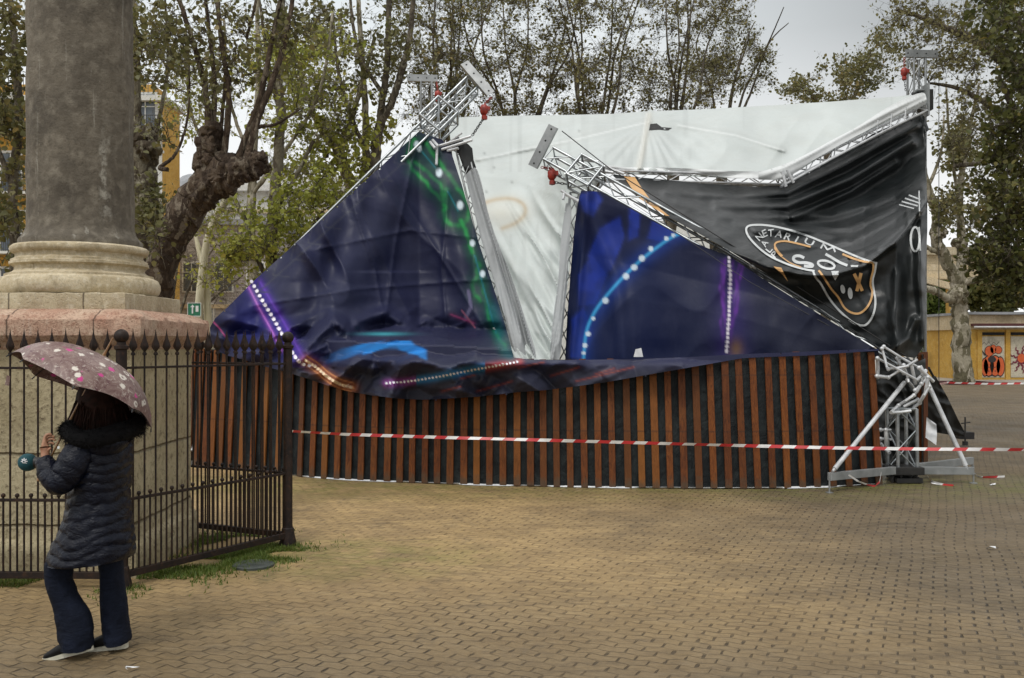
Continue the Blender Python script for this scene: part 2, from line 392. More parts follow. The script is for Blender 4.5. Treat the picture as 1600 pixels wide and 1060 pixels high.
def m_ground():
    t = NT('concrete_pavers'); th = R(24.4)
    xyz = t.n('SeparateXYZ'); t.put(xyz.inputs[0], t.tc.outputs['Object']); X, Y = xyz.outputs[0], xyz.outputs[1]
    wx = t.math('MULTIPLY', t.math('SUBTRACT', t.noise(.35, 3), .5), .22); wy = t.math('MULTIPLY', t.math('SUBTRACT', t.noise(.5, 3, vec=t.co((1,1,1), 1.0)), .5), .16)
    X = t.math('ADD', X, wx); Y = t.math('ADD', Y, wy)
    al = t.math('ADD', t.math('MULTIPLY', X, sin(th)), t.math('MULTIPLY', Y, cos(th)))
    ac = t.math('SUBTRACT', t.math('MULTIPLY', X, cos(th)), t.math('MULTIPLY', Y, sin(th)))
    u0 = t.math('DIVIDE', ac, .178)
    zig = t.math('MULTIPLY', t.math('SUBTRACT', t.math('PINGPONG', t.math('MULTIPLY', u0, 2.0), 1.0), .5), .26)   # the zigzag edge of the interlocking pavers
    v = t.math('ADD', t.math('DIVIDE', al, .089), zig); row = t.math('FLOOR', v)
    u = t.math('ADD', u0, t.math('MULTIPLY', t.math('MODULO', t.math('ABSOLUTE', row), 2.0), .5))
    fu = t.math('ABSOLUTE', t.math('SUBTRACT', t.math('FRACT', u), .5)); fv = t.math('FRACT', v); fvv = t.math('ABSOLUTE', t.math('SUBTRACT', fv, .5))
    jn = t.noise(2.0, 5); jn2 = t.noise(11, 3)
    ju = t.rng(t.math('ADD', fu, t.math('MULTIPLY', t.math('SUBTRACT', jn2, .5), .16)), .448, .486, 0, 1)
    ju = t.math('MULTIPLY', t.math('MULTIPLY', ju, t.rng(fvv, .26, .46, 1, .1)), t.rng(t.noise(1.7, 5, vec=t.co((1,1,1), .9), rough=.7), .34, .58, .30, 1.0))
    jv = t.rng(t.math('ADD', fvv, t.math('MULTIPLY', t.math('SUBTRACT', jn2, .5), .07)), .455, .497, 0, 1)
    jv = t.math('MULTIPLY', jv, t.rng(jn, .42, .60, .28, 1.0))
    near = t.rng(t.noise(.22, 4, vec=t.co((1,1,1), .4)), .36, .60, .55, 1)
    joint = t.math('MULTIPLY', t.math('MAXIMUM', ju, jv, clamp=True), near)
    # per-paver tone
    cmb = t.n('CombineXYZ'); t.put(cmb.inputs[0], t.math('FLOOR', u)); t.put(cmb.inputs[1], row)
    grit = t.noise(16, 5, vec=t.co((.7, 1.6, 1)), rough=.8); wnz = t.n('TexWhiteNoise', noise_dimensions='2D'); t.put(wnz.inputs['Vector'], cmb.outputs[0]); pv = wnz.outputs['Value']
    big = t.noise(.28, 5, rough=.6); mid = t.noise(1.3, 6, rough=.65); fine = t.noise(38, 4, rough=.7)
    warm = t.mix(t.rng(mid, .36, .64), (.53,.365,.165), (.34,.23,.105)); grey = t.mix(t.rng(mid, .36, .64), (.175,.130,.074), (.105,.077,.042))
    # paler golden brown over the middle of the square; darker grey-brown towards the right and the front
    g1 = t.rng(t.math('ADD', X, t.math('MULTIPLY', t.math('SUBTRACT', big, .5), 5.0)), -.2, 3.4, 0, 1)
    g2 = t.rng(t.math('ADD', Y, t.math('MULTIPLY', t.math('SUBTRACT', mid, .5), 3.0)), 5.0, 8.4, 1, 0)
    gg = t.math('MAXIMUM', g1, t.math('MULTIPLY', g2, .9), clamp=True)
    col = t.mix(gg, warm, grey)
    col = t.mix(t.rng(pv, 0, 1, 0, .38), col, t.mix(gg, (.24,.165,.08), (.20,.150,.085)))
    col = t.mix(t.rng(t.noise(2.7, 6, vec=t.co((1,.5,1)), rough=.7), .55, .72, 0, .55), col, (.11,.085,.055))
    col = t.mix(t.rng(fine, .5, .8, 0, .35), col, (.10,.08,.05))
    col = t.mix(t.rng(grit, .50, .64, 0, .45), col, (.085,.062,.036)); col = t.mix(t.rng(grit, .46, .34, 0, .35), col, t.mix(gg, (.52,.40,.21), (.26,.215,.15)))
    # moss by the railing and at the foot of the slatted wall
    dx = t.math('DIVIDE', t.math('ADD', X, 1.6), 1.7); dy = t.math('DIVIDE', t.math('SUBTRACT', Y, 8.3), 1.0)
    m1 = t.rng(t.math('ADD', t.math('MULTIPLY', dx, dx), t.math('MULTIPLY', dy, dy)), 0, 1, 1, 0)
    m2 = t.rng(t.math('ABSOLUTE', t.math('SUBTRACT', Y, 12.4)), 0, 1.5, 1.1, 0)
    ms = t.math('MULTIPLY', t.math('MAXIMUM', m1, m2), t.rng(t.noise(3.2, 6, rough=.7), .38, .60))
    col = t.mix(t.math('MULTIPLY', ms, .62), col, (.15,.165,.030))
    jc = t.mix(gg, (.050,.034,.017), (.010,.008,.005))
    col = t.mix(t.math('MULTIPLY', joint, t.rng(gg, 0, 1, .75, 1.0)), col, jc)
    strk = t.noise(2.4, 6, vec=t.co((.55, 2.6, 1)), rough=.7); col = t.mix(t.rng(strk, .50, .66, 0, .50), col, t.mix(gg, (.16,.11,.055), (.075,.058,.038)))
    col = t.mix(t.rng(t.noise(3.1, 5, vec=t.co((.6, 2.2, 1), .3), rough=.7), .58, .70, 0, .40), col, t.mix(gg, (.50,.37,.19), (.24,.20,.14)))
    h = t.math('SUBTRACT', t.math('ADD', t.math('ADD', t.math('MULTIPLY', fine, .14), t.math('ADD', t.math('MULTIPLY', strk, 1.6), t.math('MULTIPLY', grit, .9))), t.math('MULTIPLY', pv, .55)), t.math('MULTIPLY', joint, 1.3)); t.bump(h, .9, .016)
    wet = t.rng(t.noise(.9, 5), .35, .65, .42, .70)
    return t.done(col, wet, 0, .35)
M['ground'] = m_ground()

def m_bark(name, a, b, c, sc_=3.5):
    t = NT(name); v = t.co((1, 1, .45)); n1 = t.noise(sc_, 5, vec=v, dist=.7)
    col = t.mix(t.rng(n1, .46, .52), a, b); col = t.mix(t.rng(t.noise(sc_*1.6, 5, vec=v, dist=.5), .56, .60), col, c)
    t.bump(t.math('ADD', t.noise(sc_*6, 6, vec=v), t.math('MULTIPLY', t.noise(sc_*1.8, 5, vec=v, dist=1.5), 1.6)), .9, .05); return t.done(col, .85, 0, .2)
M['bark'] = m_bark('plane_bark', (.16,.14,.10), (.07,.055,.038), (.27,.25,.18))
M['bark_gnarled'] = m_bark('gnarled_plane_bark', (.10,.072,.050), (.055,.038,.027), (.19,.155,.115), 5.5)
M['bark_dark'] = m_bark('dark_twig_bark', (.13,.108,.078), (.075,.062,.045), (.19,.17,.125), 5)
M['bark_pale'] = m_bark('pale_plane_bark', (.30,.27,.20), (.13,.115,.07), (.42,.38,.30), 2.6)
def m_leaf(name, a, b, c):
    t = NT(name); g = t.n('Attribute', attribute_name='tone'); f = g.outputs['Fac']
    col = t.mix(t.rng(f, 0, .6), a, b); col = t.mix(t.rng(f, .72, 1.0), col, c)
    t.b.inputs['Transmission Weight'].default_value = 0
    m = t.done(col, .5, 0, .35)
    tr = t.n('BsdfTranslucent'); t.put(tr.inputs[0], t.mix(.0, col, col)); mxs = t.n('MixShader'); mxs.inputs[0].default_value = .35
    out = [n for n in t.t.nodes if n.type == 'OUTPUT_MATERIAL'][0]
    t.t.links.new(t.b.outputs[0], mxs.inputs[1]); t.t.links.new(tr.outputs[0], mxs.inputs[2]); t.t.links.new(mxs.outputs[0], out.inputs[0]); return m
M['leaf_fresh'] = m_leaf('fresh_leaves', (.20,.23,.035), (.32,.33,.06), (.46,.40,.10))
M['leaf_olive'] = m_leaf('olive_leaves', (.10,.105,.036), (.17,.16,.06), (.27,.21,.08))
M['leaf_brown'] = m_leaf('budding_leaves', (.13,.115,.045), (.20,.185,.07), (.30,.25,.10))
M['leaf_dark'] = m_leaf('dark_leaves', (.065,.078,.022), (.13,.13,.036), (.24,.18,.045))
M['leaf_bush'] = m_leaf('bush_leaves', (.06,.09,.022), (.11,.15,.035), (.17,.19,.05))
#@@GROUND
# ------------------------------------------------------------------ ground
mb = MB(); S = 260
mb.add([(-S, -60, 0), (S, -60, 0), (S, 2*S, 0), (-S, 2*S, 0)], [(0,1,2,3)])
tag(mb.build('ground', M['ground']), kind='structure')

# ------------------------------------------------------------------ monument column
CA = Vector((-3.75, 8.35, 0))
def sq(mb, c, h, z0, z1, ins=0.0, jag=0.0, n=16, seed=3):
    rnd = random.Random(seed); ring = []
    for k in range(4):
        a = [(-h,-h),(h,-h),(h,h),(-h,h)][k]; b = [(h,-h),(h,h),(-h,h),(-h,-h)][k]
        for i in range(n): ring.append((a[0]+(b[0]-a[0])*i/n, a[1]+(b[1]-a[1])*i/n))
    return ring
def block(c, prof, n=22, jag=None, seed=5):
    """square moulded block: prof = [(half width, z)], edges chipped by jag(z index)"""
    rnd = random.Random(seed); mb = MB(); vs = []; 
    base = sq(mb, c, 1.0, 0, 0, n=n); L = len(base)
    for i, (h, z) in enumerate(prof):
        for k, (x, y) in enumerate(base):
            j = jag[i] if jag else 0.0
            jj = j*abs(float(vn(k*.45+.3, i*3.1, seed)))+j*.4*rnd.random()
            vs.append((c.x + x*(h-jj), c.y + y*(h-jj), z - (jj*.5 if j else 0)))
    fs = []
    for i in range(len(prof)-1):
        for k in range(L): fs.append((i*L+k, i*L+(k+1)%L, (i+1)*L+(k+1)%L, (i+1)*L+k))
    fs.append(tuple(range(L-1,-1,-1))); fs.append(tuple((len(prof)-1)*L+k for k in range(L)))
    mb.add(vs, fs); return mb
col = thing('monument_column', CA, 'weathered grey granite column on a moulded cream base and stone pedestal behind the railing', 'column')
def rough_r(a, z): return .010*float(vn(a*5.1, z*4.2, 9)) + .007*float(vn(a*14, z*11, 4))
prof = [(.425 - .012*i/22 + (.0), 2.84 + i*.25) for i in range(23)]
prof = [(.500,2.685), (.498,2.73), (.468,2.76), (.442,2.80)] + prof
MBs = MB(); MBs.lathe(prof, CA, 72, rough_r); MBs.build('shaft', M['granite'], col, 50)
pb = [(.50,2.262),(.62,2.264),(.641,2.285),(.650,2.32),(.648,2.36),(.63,2.40),(.60,2.415),(.592,2.418),(.592,2.435),(.565,2.44),(.535,2.455),(.520,2.475),(.522,2.50),(.545,2.515),(.558,2.518),(.558,2.54),(.545,2.545),(.545,2.562),(.530,2.566),(.512,2.58),(.508,2.60),(.515,2.612),(.528,2.616),(.548,2.63),(.556,2.648),(.552,2.67),(.53,2.685),(.49,2.69)]
MBs = MB(); MBs.lathe(pb, CA, 96, lambda a, z: .006*float(vn(a*9, z*30, 2))); MBs.build('base_moulding', M['marble'], col, 38)
block(CA, [(.643,2.125),(.646,2.13),(.648,2.255),(.642,2.262)], jag=[.004,.004,.008,.012]).build('plinth_slab', M['limestone'], col, 35)
block(CA, [(.735,1.80),(.75,1.82),(.76,1.84),(.80,1.865),(.835,1.895),(.846,1.91),(.853,1.915),(.853,1.93),(.853,2.04),(.845,2.07),(.80,2.095),(.74,2.118),(.67,2.13)], n=36, jag=[0,0,0,0,.004,.01,.01,.006,.008,.03,.035,.02,.01]).build('cornice', M['pink'], col, 35)
block(CA, [(.74,-.02),(.80,0.0),(.795,.22),(.78,.26),(.735,.30),(.725,.42),(.725,1.62),(.728,1.72),(.735,1.80)], n=30, jag=[.02,.03,.03,.03,.015,.012,.012,.006,0]).build('pedestal', M['ashlar'], col, 35)

# ------------------------------------------------------------------ iron railing
rail = thing('iron_railing', (-2.95, 7.25, 0), 'dark wrought iron railing with spear points round the monument column', 'railing')
A0, A1, A2, A3 = Vector((-5.6, 7.30, 0)), Vector((-2.95, 7.25, 0)), Vector((-2.05, 8.78, 0)), Vector((-3.55, 9.50, 0))
def fence_run(a, b, sp, nspear):
    d = (b - a).normalized(); L = (b-a).length; n = max(2, round(L/sp)); sx_ = Vector((d.y, -d.x, 0))
    for z, w, h in ((.10, .045, .050), (.665, .026, .022), (1.665, .028, .018)):
        r_ = MB(); r_.beam(a + Vector((0,0,z)), b + Vector((0,0,z)), w, h); r_.build('rail', M['iron'], rail, bevel=.003)
    for k in range(1, n):
        p = a + (b-a)*k/n; m = MB()
        m.tube([p+Vector((0,0,.075)), p+Vector((0,0,1.76))], .0080, 8)
        m.lathe([(.005,1.755),(.017,1.762),(.017,1.776),(.008,1.786),(.012,1.792),(.034,1.824),(.030,1.845),(.013,1.890),(.005,1.930),(.001,1.965)], p, 4)
        m.build('spear_bar', M['iron'], rail, 40)
        q = a + (b-a)*(k-.5)/n; m = MB()
        m.tube([q+Vector((0,0,.075)), q+Vector((0,0,.69))], .0085, 8); m.ball(q+Vector((0,0,.70)), .0175, 8, 6)
        m.build('short_bar', M['iron'], rail, 40)
fence_run(A0, A1, .104, 0); fence_run(A1, A2, .104, 0); fence_run(A2, A3, .104, 0)
for p in (A1, A2, A3):
    m = MB(); m.lathe([(.078,0),(.078,.03),(.062,.10),(.055,.16),(.045,.17),(.042,.20),(.040,1.80),(.052,1.81),(.052,1.83),(.035,1.84),(.033,1.86)], p, 20)
    pp_ = m.build('post', M['iron'], rail, 35); m = MB(); m.ball(p+Vector((0,0,1.905)), .054, 20, 14); m.build('ball_finial', M['iron'], pp_, 60)

# grass round the railing
def grass_patch():
    rg = np.random.default_rng(4); N = 9000; seeds = []
    segs = [((-5.4,7.2),(-3.2,7.15),.14,.8),((-2.95,7.3),(-2.1,8.65),.22,1.2),((-2.85,7.7),(-2.3,8.6),.18,1),((-2.4,8.2),(-1.95,8.45),.16,.8),((-3.0,9.0),(-2.3,8.9),.22,1),((-4.6,7.45),(-3.1,7.4),.1,.6)]
    V = []; Fc = []; T = []
    for s_ in segs:
        n = int(2300*s_[3]); t = rg.random(n); x = s_[0][0]+(s_[1][0]-s_[0][0])*t + rg.normal(0, s_[2], n); y = s_[0][1]+(s_[1][1]-s_[0][1])*t + rg.normal(0, s_[2], n)
        keep = vn(x*3.1, y*3.1, 3) > -.12; x, y = x[keep], y[keep]
        for a, b in zip(x, y):
            if abs(a+3.75) < .80 and abs(b-8.35) < .80: continue
            for _ in range(2):
                h = rg.uniform(.012, .05); an = rg.uniform(0, 6.28); l = rg.uniform(.2, 1.2)*h; w = .005
                a2, b2 = a + rg.normal(0, .01), b + rg.normal(0, .01)
                o = len(V); V += [(a2-w*sin(an), b2+w*cos(an), 0), (a2+w*sin(an), b2-w*cos(an), 0), (a2+l*cos(an), b2+l*sin(an), h)]; Fc.append((o, o+1, o+2)); T += [rg.random()]*3
    me = bpy.data.meshes.new('grass'); me.from_pydata(V, [], Fc); at_ = me.attributes.new('tone', 'FLOAT', 'POINT'); at_.data.foreach_set('value', T)
    me.materials.append(m_leaf('grass_blades', (.07,.11,.016), (.11,.165,.024), (.2,.2,.05))); o = bpy.data.objects.new('grass', me); COL.objects.link(o)
    tag(o, 'short green grass growing through the pavers round the iron railing', 'grass', kind='stuff')
grass_patch()
# round cover by the railing
c = G(396, 885); m = MB(); m.lathe([(.17,0),(.17,.018),(.155,.024),(.15,.020),(.02,.022)], c, 36)
cov = m.build('drain_cover', mottled('cover_iron', (.045,.055,.05), (.09,.10,.09), 12, .5, .3, 60, .4, .004), None, 30); tag(cov, 'dark round drain cover on the pavers beside the railing', 'drain cover')

#@@WALL
# ------------------------------------------------------------------ slatted wall
WB = [(280,14.75),(300,14.45),(340,14.25),(400,13.95),(440,13.62),(470,13.32),(540,13.02),(620,12.8),(700,12.62),(800,12.46),(900,12.36),(1000,12.28),(1100,12.22),(1200,12.24),(1300,12.36),(1376,12.56),(1420,12.7)]
LEAN = .28
def WHf(x): return float(interp([(280,1.79),(340,1.75),(470,1.64),(1000,1.635),(1100,1.655),(1161,1.685),(1253,1.73),(1372,1.745)], x))
def wD(x): return float(interp(WB, x))
def wall_pt(x, t, off=0.0):       # t = 0 at the foot, 1 at the top; off = metres towards the viewer
    D = wD(x); X = (x-CX)/F*D; return Vector((X, D + LEAN*t - off, WHf(x)*t))
wall = thing('slatted_wall', wall_pt(800, 0), 'long curved wall of orange stained wooden slats over black mesh in front of the collapsed stage', 'slatted wall')
m = MB(); xs = list(range(292, 1380, 9)); NT_ = 8; vs = []
for x in xs:
    for j in range(NT_): vs.append(wall_pt(x, .012+.988*j/(NT_-1), .012*float(vn(x/19, j*.8, 1))))
m.add(vs, [(i*NT_+j, (i+1)*NT_+j, (i+1)*NT_+j+1, i*NT_+j+1) for i in range(len(xs)-1) for j in range(NT_-1)])
bk = m.build('backing', M['backing'], wall, 80)
slx = [296,308,320,331,344,358,377,395,412,434,451,469,488,507,527]
slx += [q/2.5+540 for q in (12,60,110,163,212,260,310,358,408,462,512,562,615,670,722,773,825,878,933,987,1042,1103,1157,1212,1267,1322,1380,1437,1495,1552)]
slx += [1183.5,1206.5,1229.5,1253,1276,1301,1326,1349.5,1372]
rnd = random.Random(7)
for x in slx:
    lean = rnd.uniform(-.9, .9); w = .088*rnd.uniform(.93, 1.06); o_ = .03
    b0 = wall_pt(x, 0, .034); b1 = wall_pt(x+lean, 1, .034); b0.z += rnd.uniform(.0, .014); b1.z += rnd.uniform(-.015, .015)
    tx = (wall_pt(x+6, 0) - wall_pt(x-6, 0)); tx.z = 0; tx.normalize()
    d = (b1-b0).normalized(); nrm = tx.cross(d).normalized(); mm = MB()
    Rm = Matrix((tx, nrm, d)).transposed(); mm.box((b0+b1)/2, (w, .026, (b1-b0).length), Rm)
    mm.build('slat', M['wood'], wall, bevel=.003)
for z_ in (.12, .9, 1.6):
    m = MB(); pts = [wall_pt(x, z_/WHf(x), -.10) for x in range(294, 1378, 36)]
    for a, b in zip(pts[:-1], pts[1:]): m.beam(a, b, .05, .07)
    m.build('batten', M['wood'], wall)
# white sheet edge peeping out under the wall
m = MB(); vs = []; rs = random.Random(5)
xs = list(range(470, 1372, 8))
for x in xs:
    p = wall_pt(x, 0); k = -.02 + .085*float(vn(x/46, 1.3, 6)); k = max(-.03, k)
    vs += [p + Vector((0, .2, .012)), p + Vector((0, -.03, .016+.006*rs.random())), p + Vector((0, -.03-k, .006))]
m.add(vs, [(i*3+j, (i+1)*3+j, (i+1)*3+j+1, i*3+j+1) for i in range(len(xs)-1) for j in range(2)])
tag(m.build('ground_sheet', M['paper'], None, 80), 'white plastic sheet edge peeping out under the slatted wall', 'plastic sheet')
# short slatted panel beyond the right-hand tower
pan = thing('slatted_panel', P(1440, 700, 14.6) - Vector((0,0,P(1440,700,14.6).z)), 'short reddish wooden slat panel standing behind the bent right hand tower base', 'slatted panel')
for i, (x, D) in enumerate(((1436, 14.1), (1441, 14.4), (1446, 14.8))):
    a = Vector(((x-CX)/F*D, D, 0)); m = MB(); m.box(a+Vector((0, 0, .86)), (.09, .03, 1.72), Matrix.Rotation(R(35), 3, 'Z')); m.build('slat', M['wood'], pan, bevel=.003)
a = P(1441, 620, 14.45); a.z = .86; m = MB(); m.box(a+Vector((0,.03,0)), (.012, .9, 1.66), Matrix.Rotation(R(-20), 3, 'Z')); m.build('backing', M['backing'], pan)

#@@BANNERS
# ------------------------------------------------------------------ white roof membrane
def bez(pts, n=14):     # Catmull-Rom through points
    out = []
    for i in range(len(pts)-1):
        p0, p1, p2, p3 = (Vector((*pts[max(0, i-1)], 0)), Vector((*pts[i], 0)), Vector((*pts[i+1], 0)), Vector((*pts[min(len(pts)-1, i+2)], 0)))
        for k in range(n):
            t = k/n; q = .5*((2*p1) + (-p0+p2)*t + (2*p0-5*p1+4*p2-p3)*t*t + (-p0+3*p1-3*p2+p3)*t**3); out.append((q.x, q.y))
    out.append(pts[-1]); return out
def D_roof(X, Y):
    top = interp([(700,182),(880,180),(1017,174),(1200,165),(1445,147)], X)
    Dt = interp([(650,22.6),(1445,20.2)], X)
    low = interp([(700,300),(945,262),(1080,268),(1222,275),(1300,230),(1445,160)], X)
    Dl = interp([(700,17.2),(930,15.9),(1222,17.0),(1445,19.9)], X)
    t = np.clip((Y-top)/np.maximum(low-top, 12), 0, 1)
    D = Dt + (Dl-Dt)*t**.85
    t2 = np.clip((Y-low)/300, 0, 1); D = D - 1.7*t2*(X < 1000)
    ta = np.clip((Y-top)/(566-top), 0, 1); Da = Dt + (14.5-Dt)*(.35*ta + .65*ta**.55); kb = sstep(800, 945, X); D = Da*(1-kb) + D*kb
    # wrinkles
    w1 = sstep(270, 420, Y)*(X < 930)
    D = D - w1*(.26*ridges(X, Y, 56, 260, 26, 3) + .10*facet(X, Y, 52, 90, 18, 8) + .07*ridges(X, Y, 62, 170, 11, 12))
    ang = np.degrees(np.arctan2(Y-190, X-1012)); rad = np.hypot(X-1012, Y-190)
    star = sstep(5, 40, rad)*np.exp(-rad/150)
    D = D + star*.10*np.sin(ang*.42+vn(rad/60, ang/25, 4)*1.5)*np.clip(rad/70, 0, 1)
    top_ = 1-sstep(250, 300, Y)
    D = D - .16*ridges(X, Y, -52, 150, 55, 21)*sstep(1040, 1090, X)*sstep(160, 200, Y)*top_ - .06*ridges(X, Y, 10, 200, 40, 22)*top_ - .05*ridges(X, Y, 10, 200, 40, 22)
    D = D - 0.14*np.exp(-(pdist(X, Y, [(1017,175),(1008,215),(1000,263)])/3)**2)
    D = D - .12*np.exp(-(pdist(X, Y, [(1017,190),(900,218),(745,250)])/2.6)**2) - .12*np.exp(-(pdist(X, Y, [(1060,196),(1150,212),(1225,236)])/2.6)**2)
    D = D + (.10+.12*top_)*vn(X/60, Y/45, 31)
    return D
def C_roof(X, Y):
    c = np.tile(np.array([.50,.54,.525]), (len(X), 1))
    n = vn(X/26, Y/20, 5)*.5+.5; n2 = vn(X/110, Y/50, 15)*.5+.5
    c *= (1-.10*n-.08*n2+.16*sstep(240, 330, Y))[:, None]
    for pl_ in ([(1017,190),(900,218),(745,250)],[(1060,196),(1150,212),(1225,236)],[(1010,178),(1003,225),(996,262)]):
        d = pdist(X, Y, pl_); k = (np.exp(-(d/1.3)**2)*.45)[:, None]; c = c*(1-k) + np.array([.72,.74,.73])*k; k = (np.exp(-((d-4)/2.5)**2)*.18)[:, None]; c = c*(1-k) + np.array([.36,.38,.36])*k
    ring = [(755,318),(775,312),(800,311),(818,320),(820,335),(805,349),(785,357)]
    d = pdist(X, Y, bez(ring, 5)); k = np.exp(-(d/3.2)**2)*.55 + np.exp(-(d/9)**2)*.18
    c = c*(1-k)[:, None] + np.array([.42,.31,.17])*k[:, None]
    k = .35*np.exp(-(((X-780)/32)**2+((Y-335)/18)**2)); c = c*(1-k)[:, None] + np.array([.5,.42,.28])*k[:, None]
    k = np.exp(-(pdist(X, Y, [(1014,180),(1005,235),(998,262)])/5)**2)*.3; c = c*(1-k)[:, None] + np.array([.55,.48,.36])*k[:, None]
    st = sstep(.35, .8, vn(X/7, Y/90, 8))*.10*(vn(X/160, Y/160, 9) > 0); c *= (1-st)[:, None]
    for cx_, cy_ in ((757,240),(772,262),(800,285),(735,255),(760,300),(1180,300),(905,205)):
        k = np.exp(-(((X-cx_)**2+(Y-cy_)**2)/4.0))*.5; c *= (1-k)[:, None]
    return c
out_roof = [(700,184),(800,181),(880,180),(960,178),(1012,174),(1017,171),(1022,174),(1120,170),(1200,165),(1300,159),(1400,151),(1440,147),(1446,152),(1446,165),(1380,195),(1300,235),(1240,272),(1225,280),(1150,279),(1080,276),(1000,272),(945,270),(925,300),(900,330),(890,420),(880,500),(874,566),(780,566),(745,420),(715,300),(705,230)]
roof = sheet('roof_membrane', out_roof, D_roof, M['roof'], 2.2, C_roof)
tag(roof, 'sagging white roof tarpaulin stretched across the back of the collapsed stage', 'tarpaulin')
m = decal('torn_slit', [[(1016,194),(1026,193),(1034,199),(1050,200),(1044,204),(1030,203),(1014,204)]], D_roof, M['hole'], .02, roof)
# rolled hem over the right-hand side beam
def D_hem(X, Y):
    D = interp([(1200,16.7),(1222,16.7),(1445,19.6)], X); c_ = interp([(1200,276),(1225,272),(1300,232),(1380,187),(1446,158)], X)
    v = (Y-c_)/12; D = D - .22*np.clip(1-v*v, 0, 1)**.5 + .1*np.clip(np.abs(v)-.8, 0, 1)
    return D - .05*ridges(X, Y, -27, 170, 8, 4) - .03*facet(X, Y, -27, 40, 14, 14)
out_hem = bez([(1185,270),(1225,257),(1262,240),(1300,219),(1340,198),(1380,172),(1410,156),(1440,145),(1447,152),(1444,164),(1410,178),(1380,192),(1340,212),(1300,234),(1262,256),(1236,275),(1222,281),(1185,281)], 4)
hem = sheet('hem', out_hem, D_hem, M['roof'], 2.2, lambda X, Y: np.tile(np.array([.60,.62,.62]), (len(X), 1)), roof)
def D_hem2(X, Y): return interp([(900,15.8),(1222,16.75),(1445,19.7)], X) - .05*ridges(X, Y, 2, 80, 6, 9) - .1
sheet('hem', bez([(940,257),(980,262),(1040,262),(1100,265),(1160,268),(1222,268),(1225,277),(1160,279),(1100,274),(1040,270),(980,269),(945,265)], 4), D_hem2, M['roof'], 2.5, lambda X, Y: np.tile(np.array([.76,.78,.78]), (len(X), 1)), roof)

# ------------------------------------------------------------------ black logo banner
crease = [(980,300),(1040,338),(1100,372),(1150,397),(1200,418),(1250,429),(1300,430),(1350,416),(1400,380),(1448,318)]
def D_logo(X, Y):
    yc = interp(crease, X); yt = interp([(980,280),(1100,286),(1222,292),(1300,248),(1370,208),(1448,170)], X)
    Dt = interp([(975,15.75),(1100,16.2),(1222,16.9),(1445,19.7)], X); Dc = interp([(975,15.2),(1040,14.5),(1120,14.05),(1200,13.6),(1300,13.25),(1400,13.2),(1448,14.4)], X)
    t = np.clip((yc-Y)/np.maximum(yc-yt, 10), 0, 1.15); kx = sstep(1180, 1300, X)
    up = Dc + (Dt-Dc)*((1-kx)*(.45*t + .55*sstep(0, 1.05, t)) + kx*(.85*sstep(-.12, .62, t)-.85*sstep(-.12, .62, 0*t) + .22*t))
    Db = interp([(975,15.2),(1040,14.62),(1120,14.3),(1200,13.88),(1300,13.52),(1400,13.25),(1448,13.9)], X)
    s_ = np.clip((Y-yc)/110, 0, 1); dn = Dc + (Db-Dc)*sstep(0, .45, s_) + .12*sstep(0, .08, s_)*(1-s_)
    k = sstep(-2.5, 2.5, Y-yc); D = up*(1-k) + dn*k
    def fold(pts, w, a): return a*np.exp(-(pdist(X, Y, pts)/w)**2)
    r1 = (1-k)*(.30+.70*sstep(1090, 1290, X))
    D = D - r1*(fold([(1040,300),(1150,308),(1230,302),(1320,258),(1432,196)], 7, .42) + fold([(1120,322),(1230,322),(1330,280),(1425,222)], 8, .50) + fold([(1240,340),(1330,300),(1400,255)], 6, .30)
        + fold([(1000,298),(1120,340),(1300,338),(1440,292)], 7, .22) + fold([(1180,362),(1330,356),(1446,306)], 6, .26) + fold([(1210,392),(1330,378),(1440,318)], 5, .20)
        + fold([(1290,412),(1370,388),(1436,330)], 4, .16) + fold([(1330,415),(1392,382),(1440,338)], 3.5, .14) + fold([(1360,412),(1405,378),(1440,346)], 3, .12) + fold([(1150,352),(1240,360),(1320,372)], 6, .16) + fold([(1060,316),(1140,338),(1200,372)], 6, .12))
    D = D - r1*(.05*ridges(X, Y, -20, 200, 26, 43) + .02*ridges(X, Y, -28, 120, 10, 44)) - sstep(1380, 1446, X)*r1*.10*ridges(X, Y, 84, 180, 16, 41)
    D = D - k*(.05*facet(X, Y, 70, 110, 46, 47) + .07*ridges(X, Y, 80, 240, 36, 46)*sstep(1340, 1440, X)) - fold([(1440,330),(1436,430),(1444,530)], 7, .16) - fold([(1404,430),(1398,500),(1404,545)], 9, .10)
    D = D - .30*sstep(1410, 1448, X)*sstep(170, 300, Y) - .16*np.exp(-(((X-1413)/16)**2+((Y-535)/14)**2)) - fold([(1395,548),(1418,528),(1430,500)], 6, .14)
    return D + .03*vn(X/24, Y/18, 48)
def C_logo(X, Y):
    c = np.tile(np.array([.006,.008,.0085]), (len(X), 1))
    k = sstep(.1, .7, vn(X/70, Y/40, 50))[:, None]; c = c*(1-k) + np.array([.012,.015,.016])*k
    k = sstep(1408, 1425, X)[:, None]*.5; c = c*(1-k) + np.array([.022,.025,.024])*k
    return c
out_logo = [(955,272),(985,276),(1040,281),(1100,287),(1180,292),(1222,290),(1260,270),(1300,247),(1370,206),(1440,178),(1444,182),(1452,203),(1446,208),(1447,240),(1446,270),(1449,310),(1449,360),(1446,420),(1446,480),(1444,540),(1430,560),(1405,556),(1398,556),(1376,543),(1300,494),(1200,430),(1140,392),(1090,364),(1040,337),(1000,311),(975,292)]
logo = sheet('logo_banner', out_logo, D_logo, M['logo_banner'], 2.2, C_logo)
tag(logo, 'large black banner with the white and tan badge sagging from the right hand beam', 'banner')
def Z3(pts): return [(1140+x/4.82, 320+y/4.82) for x, y in pts]      # badge drawn in its own measure
W_ = []
